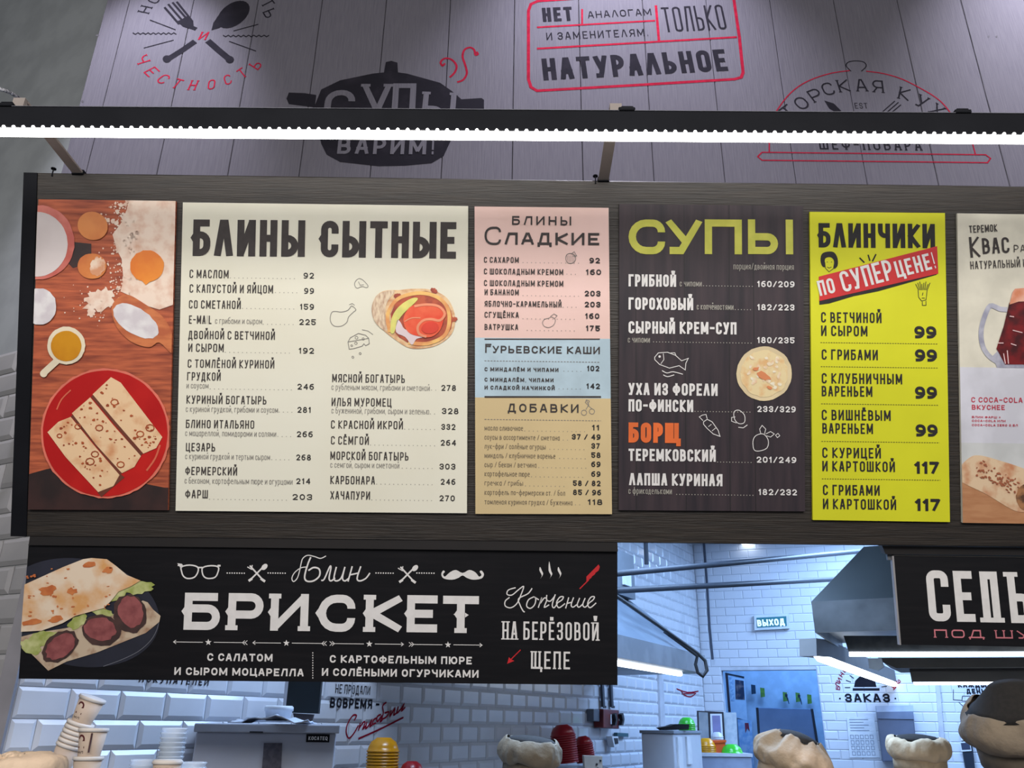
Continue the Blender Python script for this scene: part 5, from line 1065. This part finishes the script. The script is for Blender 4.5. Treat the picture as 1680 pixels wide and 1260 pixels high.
c0_ = pt(155, 1300, 2.7); shelf('cup_table', c0_.x-.25, c0_.x+.5, 2.5, 2.78, Pf.z-.26, 'narrow table under the paper cups, below the picture edge')
M_clear = mat('clear plastic', (220, 232, 245), rough=.15, alpha=.35)
for k, (u, v, n) in enumerate(((287, 1194, 8), (236, 1246, 3), (318, 1250, 3))):
    P = pt(u, v, 2.72)
    for j in range(n):
        o = MB().lathe([(.028, 0), (.036, .08), (.039, .082), (.039, .087), (.037, .087), (.035, .08), (.027, .004)], 24, cap=False).build('plastic_cup', M_clear, None, P-Vector((0, 0, .087+j*.013)), True)
        tag(o, 'clear plastic cup, %s in the %s clear stack' % (ORD[j]+('' if j == 0 else ' from top'), ('tall', 'small left', 'small right')[k]), 'cup', ('tall', 'small left', 'small right')[k]+' stack of clear plastic cups')
P = pt(276, 1246, 2.55); e = empty('coffee_cup', P-Vector((0, 0, .1))); tag(e, 'takeaway cup with pale lid and dark printed band in front of clear cups', 'cup')
MB().lathe([(.028, 0), (.038, .09), (.036, .09)], 28).build('cup_wall', M_cup, e, sm=True); MB().lathe([(.038, .088), (.041, .089), (.041, .095), (.036, .1), (0, .1)], 28).build('lid', M_rim, e, sm=True); cone_text('НАПИТКИ', e, .055, .012, .0025, .1, .068, .028, .038, .09, M_ink, 'printed_band')
# ------------------------------------------------------------------ kitchen staff (only their caps reach into the picture)
M_skin = mat('skin', (206, 160, 132), rough=.55); M_hair = mat('dark hair', (40, 30, 28), rough=.6)
def body_mesh():
    J = {'pelvis': (0, 0, .95, .14, .11), 'waist': (0, 0, 1.08, .12, .09), 'chest': (0, -.01, 1.30, .15, .10), 'neckb': (0, 0, 1.42, .07, .06), 'neck': (0, -.01, 1.48, .052, .052), 'jaw': (0, -.025, 1.545, .06, .07), 'head': (0, -.015, 1.62, .075, .092), 'crown': (0, -.01, 1.69, .06, .07)}
    E = [('pelvis', 'waist'), ('waist', 'chest'), ('chest', 'neckb'), ('neckb', 'neck'), ('neck', 'jaw'), ('jaw', 'head'), ('head', 'crown')]
    for sd_, sg in (('l', -1), ('r', 1)):
        J.update({'sh'+sd_: (sg*.17, 0, 1.38, .055, .055), 'el'+sd_: (sg*.23, -.02, 1.12, .042, .042), 'wr'+sd_: (sg*.2, -.24, 1.03, .028, .028), 'pa'+sd_: (sg*.19, -.31, 1.02, .034, .02),
                  'hip'+sd_: (sg*.09, 0, .88, .09, .09), 'kn'+sd_: (sg*.1, -.01, .48, .06, .06), 'an'+sd_: (sg*.1, .02, .09, .042, .042), 'to'+sd_: (sg*.11, -.14, .04, .04, .03)})
        E += [('chest', 'sh'+sd_), ('sh'+sd_, 'el'+sd_), ('el'+sd_, 'wr'+sd_), ('wr'+sd_, 'pa'+sd_), ('pelvis', 'hip'+sd_), ('hip'+sd_, 'kn'+sd_), ('kn'+sd_, 'an'+sd_), ('an'+sd_, 'to'+sd_)]
        for f_ in range(4):
            x = sg*(.19+(f_-1.5)*.018); J['f%d%s' % (f_, sd_)] = (x, -.36-.006*(1.5-abs(f_-1.5)), 1.012, .009, .009); J['g%d%s' % (f_, sd_)] = (x, -.395, .99, .008, .008)
            E += [('pa'+sd_, 'f%d%s' % (f_, sd_)), ('f%d%s' % (f_, sd_), 'g%d%s' % (f_, sd_))]
        J['t'+sd_] = (sg*.145, -.31, 1.01, .01, .01); J['u'+sd_] = (sg*.13, -.34, 1.0, .009, .009); E += [('pa'+sd_, 't'+sd_), ('t'+sd_, 'u'+sd_)]
    ks = list(J); me = bpy.data.meshes.new('person_body'); me.from_pydata([J[k][:3] for k in ks], [(ks.index(a), ks.index(b)) for a, b in E], [])
    o = bpy.data.objects.new('tmp_body', me); COL.objects.link(o)
    o.modifiers.new('skin', 'SKIN'); sv = me.skin_vertices[0].data
    for i, k in enumerate(ks): sv[i].radius = J[k][3:5]
    sv[0].use_root = True
    o.modifiers['skin'].use_smooth_shade = True
    sb = o.modifiers.new('sub', 'SUBSURF'); sb.levels = sb.render_levels = 2
    dg = bpy.context.evaluated_depsgraph_get(); m2 = bpy.data.meshes.new_from_object(o.evaluated_get(dg)); bpy.data.objects.remove(o)
    m2.materials.clear(); m2.materials.append(M_skin); m2.materials.append(mat('dark uniform', (52, 40, 42), (46, 36, 38), 20, rough=.8)); m2.materials.append(mat('dark trousers', (34, 34, 38), rough=.8))
    for pl in m2.polygons:
        c = pl.center; pl.use_smooth = True
        pl.material_index = 2 if c.z < .93 and c.y > -.2 else (1 if (c.z < 1.45 and c.y > -.2) else 0)
    return m2
BODY = body_mesh()
def person(u, v, D, hatw, label, hatcol, tilt=(0, 0), turn=0, seed=0, mesh_r=.8, puff=1.0, hh=.12, dark=(48, 44, 40), bands=None):
    top = pt(u, v, D); e = empty('person', (top.x, D, 0), turn); tag(e, label, 'person')
    k = (top.z-hh*.6)/1.72; b = link('body', BODY, e); b.scale = (k, k, k)
    hz = 1.64*k
    for sx in (-1, 1):
        MB().lathe([(0, -.004), (.011, -.003), (.013, 0), (.011, .004), (0, .005)], 10, Matrix.Translation((sx*.032, -.098*k, hz-.02)) @ Matrix.Rotation(math.radians(90), 4, 'X')).build('eye', mat('eye', (235, 232, 228), rough=.2), e, sm=True)
        MB().lathe([(0, -.02), (.012, -.012), (.016, .004), (.01, .02), (0, .022)], 10, Matrix.Translation((sx*.082, 0, hz-.03)) @ Matrix.Scale(.5, 4, (1, 0, 0))).build('ear', M_skin, e, sm=True)
    MB().lathe([(.016, 0), (.011, .012), (.006, .03), (0, .04)], 8, Matrix.Translation((0, -.102*k, hz-.055))).build('nose', M_skin, e, sm=True)
    MB().box(-.022, .022, -.104*k, -.09*k, hz-.078, hz-.07).build('mouth', mat('lips', (150, 70, 66)), e)
    MB().lathe([(.086, -.07), (.094, -.02), (.09, .05), (.06, .09), (0, .1)], 20, Matrix.Translation((0, .018, hz-.005))).build('hair', M_hair, e, sm=True)
    # puffed cloth cap: band, crumpled crown, dark mesh top
    r = hatw/2; zc = top.z-hh; M = Matrix.Translation((0, 0, zc)) @ Matrix.Rotation(tilt[0], 4, 'X') @ Matrix.Rotation(tilt[1], 4, 'Y')
    band = MB().lathe([(r*.76, -.03), (r*.79, -.03), (r*.80, .035), (r*.76, .035)], 36, M).build('cap_band', mat('cap band %s' % (hatcol,), tuple(int(x*.86) for x in hatcol), tuple(int(x*.78) for x in hatcol), 30, rough=.85), e, sm=True)
    prof = [(r*.78, .02), (r*.93, .028), (r*1.0, .045), (r*1.02, .065), (r*.98, .085), (r*.9, .10), (r*mesh_r, hh*.95), (r*mesh_r*.93, hh*.93)]
    seg = 72; V = []; F = []
    for i, (pr, pz) in enumerate(prof):
        for j in range(seg):
            a = 2*math.pi*j/seg; q = Vector((math.cos(a)*2.2, math.sin(a)*2.2, pz*14+seed*5)); nz = noise.noise(q)*.9+noise.noise(q*2.4)*.55
            fold = abs(noise.noise(Vector((math.cos(a)*3+seed, math.sin(a)*3, pz*26+a*.3))))
            k2 = 1+puff*(.09*nz-.16*fold*(1 if 1 <= i <= 6 else .3)); V.append(M @ Vector((pr*k2*math.cos(a), pr*k2*math.sin(a), pz+puff*.014*nz)))
    n = len(prof)
    for i in range(n-1):
        for j in range(seg): F.append((i*seg+j, i*seg+(j+1) % seg, (i+1)*seg+(j+1) % seg, (i+1)*seg+j))
    c = link('cap_crown', mesh('cap_crown', V, F, mat('cap cloth %s' % (hatcol,), hatcol, tuple(int(x*.93) for x in hatcol), 14, rough=.85, bump=.35, bscale=60), True), e)
    sb = c.modifiers.new('sub', 'SUBSURF'); sb.levels = sb.render_levels = 1
    MB().lathe([(r*mesh_r, hh*.86), (r*mesh_r*.8, hh*.98), (r*mesh_r*.4, hh*(1.04+.32*(dark[0] < 40))), (0, hh*(1.06+.36*(dark[0] < 40)))], 30, M).build('mesh_top', mat('cap mesh %s' % (dark,), dark, tuple(int(x*.8) for x in dark), 90, rough=.9), e, sm=True)
    return e
person(868, 1210, 3.65, .27, 'person in a dull beige crumpled cap in front of the red bowls', (156, 142, 120), (.10, .05), .4, 1)
person(1288, 1201, 3.3, .29, 'person in a crumpled beige cap in front of the doorway', (176, 154, 126), (.30, .10), .8, 2, .55, 1.5, .15)
person(1502, 1207, 3.85, .265, 'person in a bright cream cap below the towel dispenser', (232, 206, 168), (.10, 0), 0, 3, .72, .9, .11)
person(1668, 1146, 2.35, .30, 'person in a brown-grey cap with large black mesh top at the right edge', (132, 118, 100), (.22, -.30), .2, 4, .80, .9, .12, (34, 30, 28))
person(22, 1236, 2.1, .25, 'person in a light cream cap at the lower left corner', (226, 200, 172), (.02, 0), 1.2, 5, .25, 1.0, .10, (226, 200, 172))
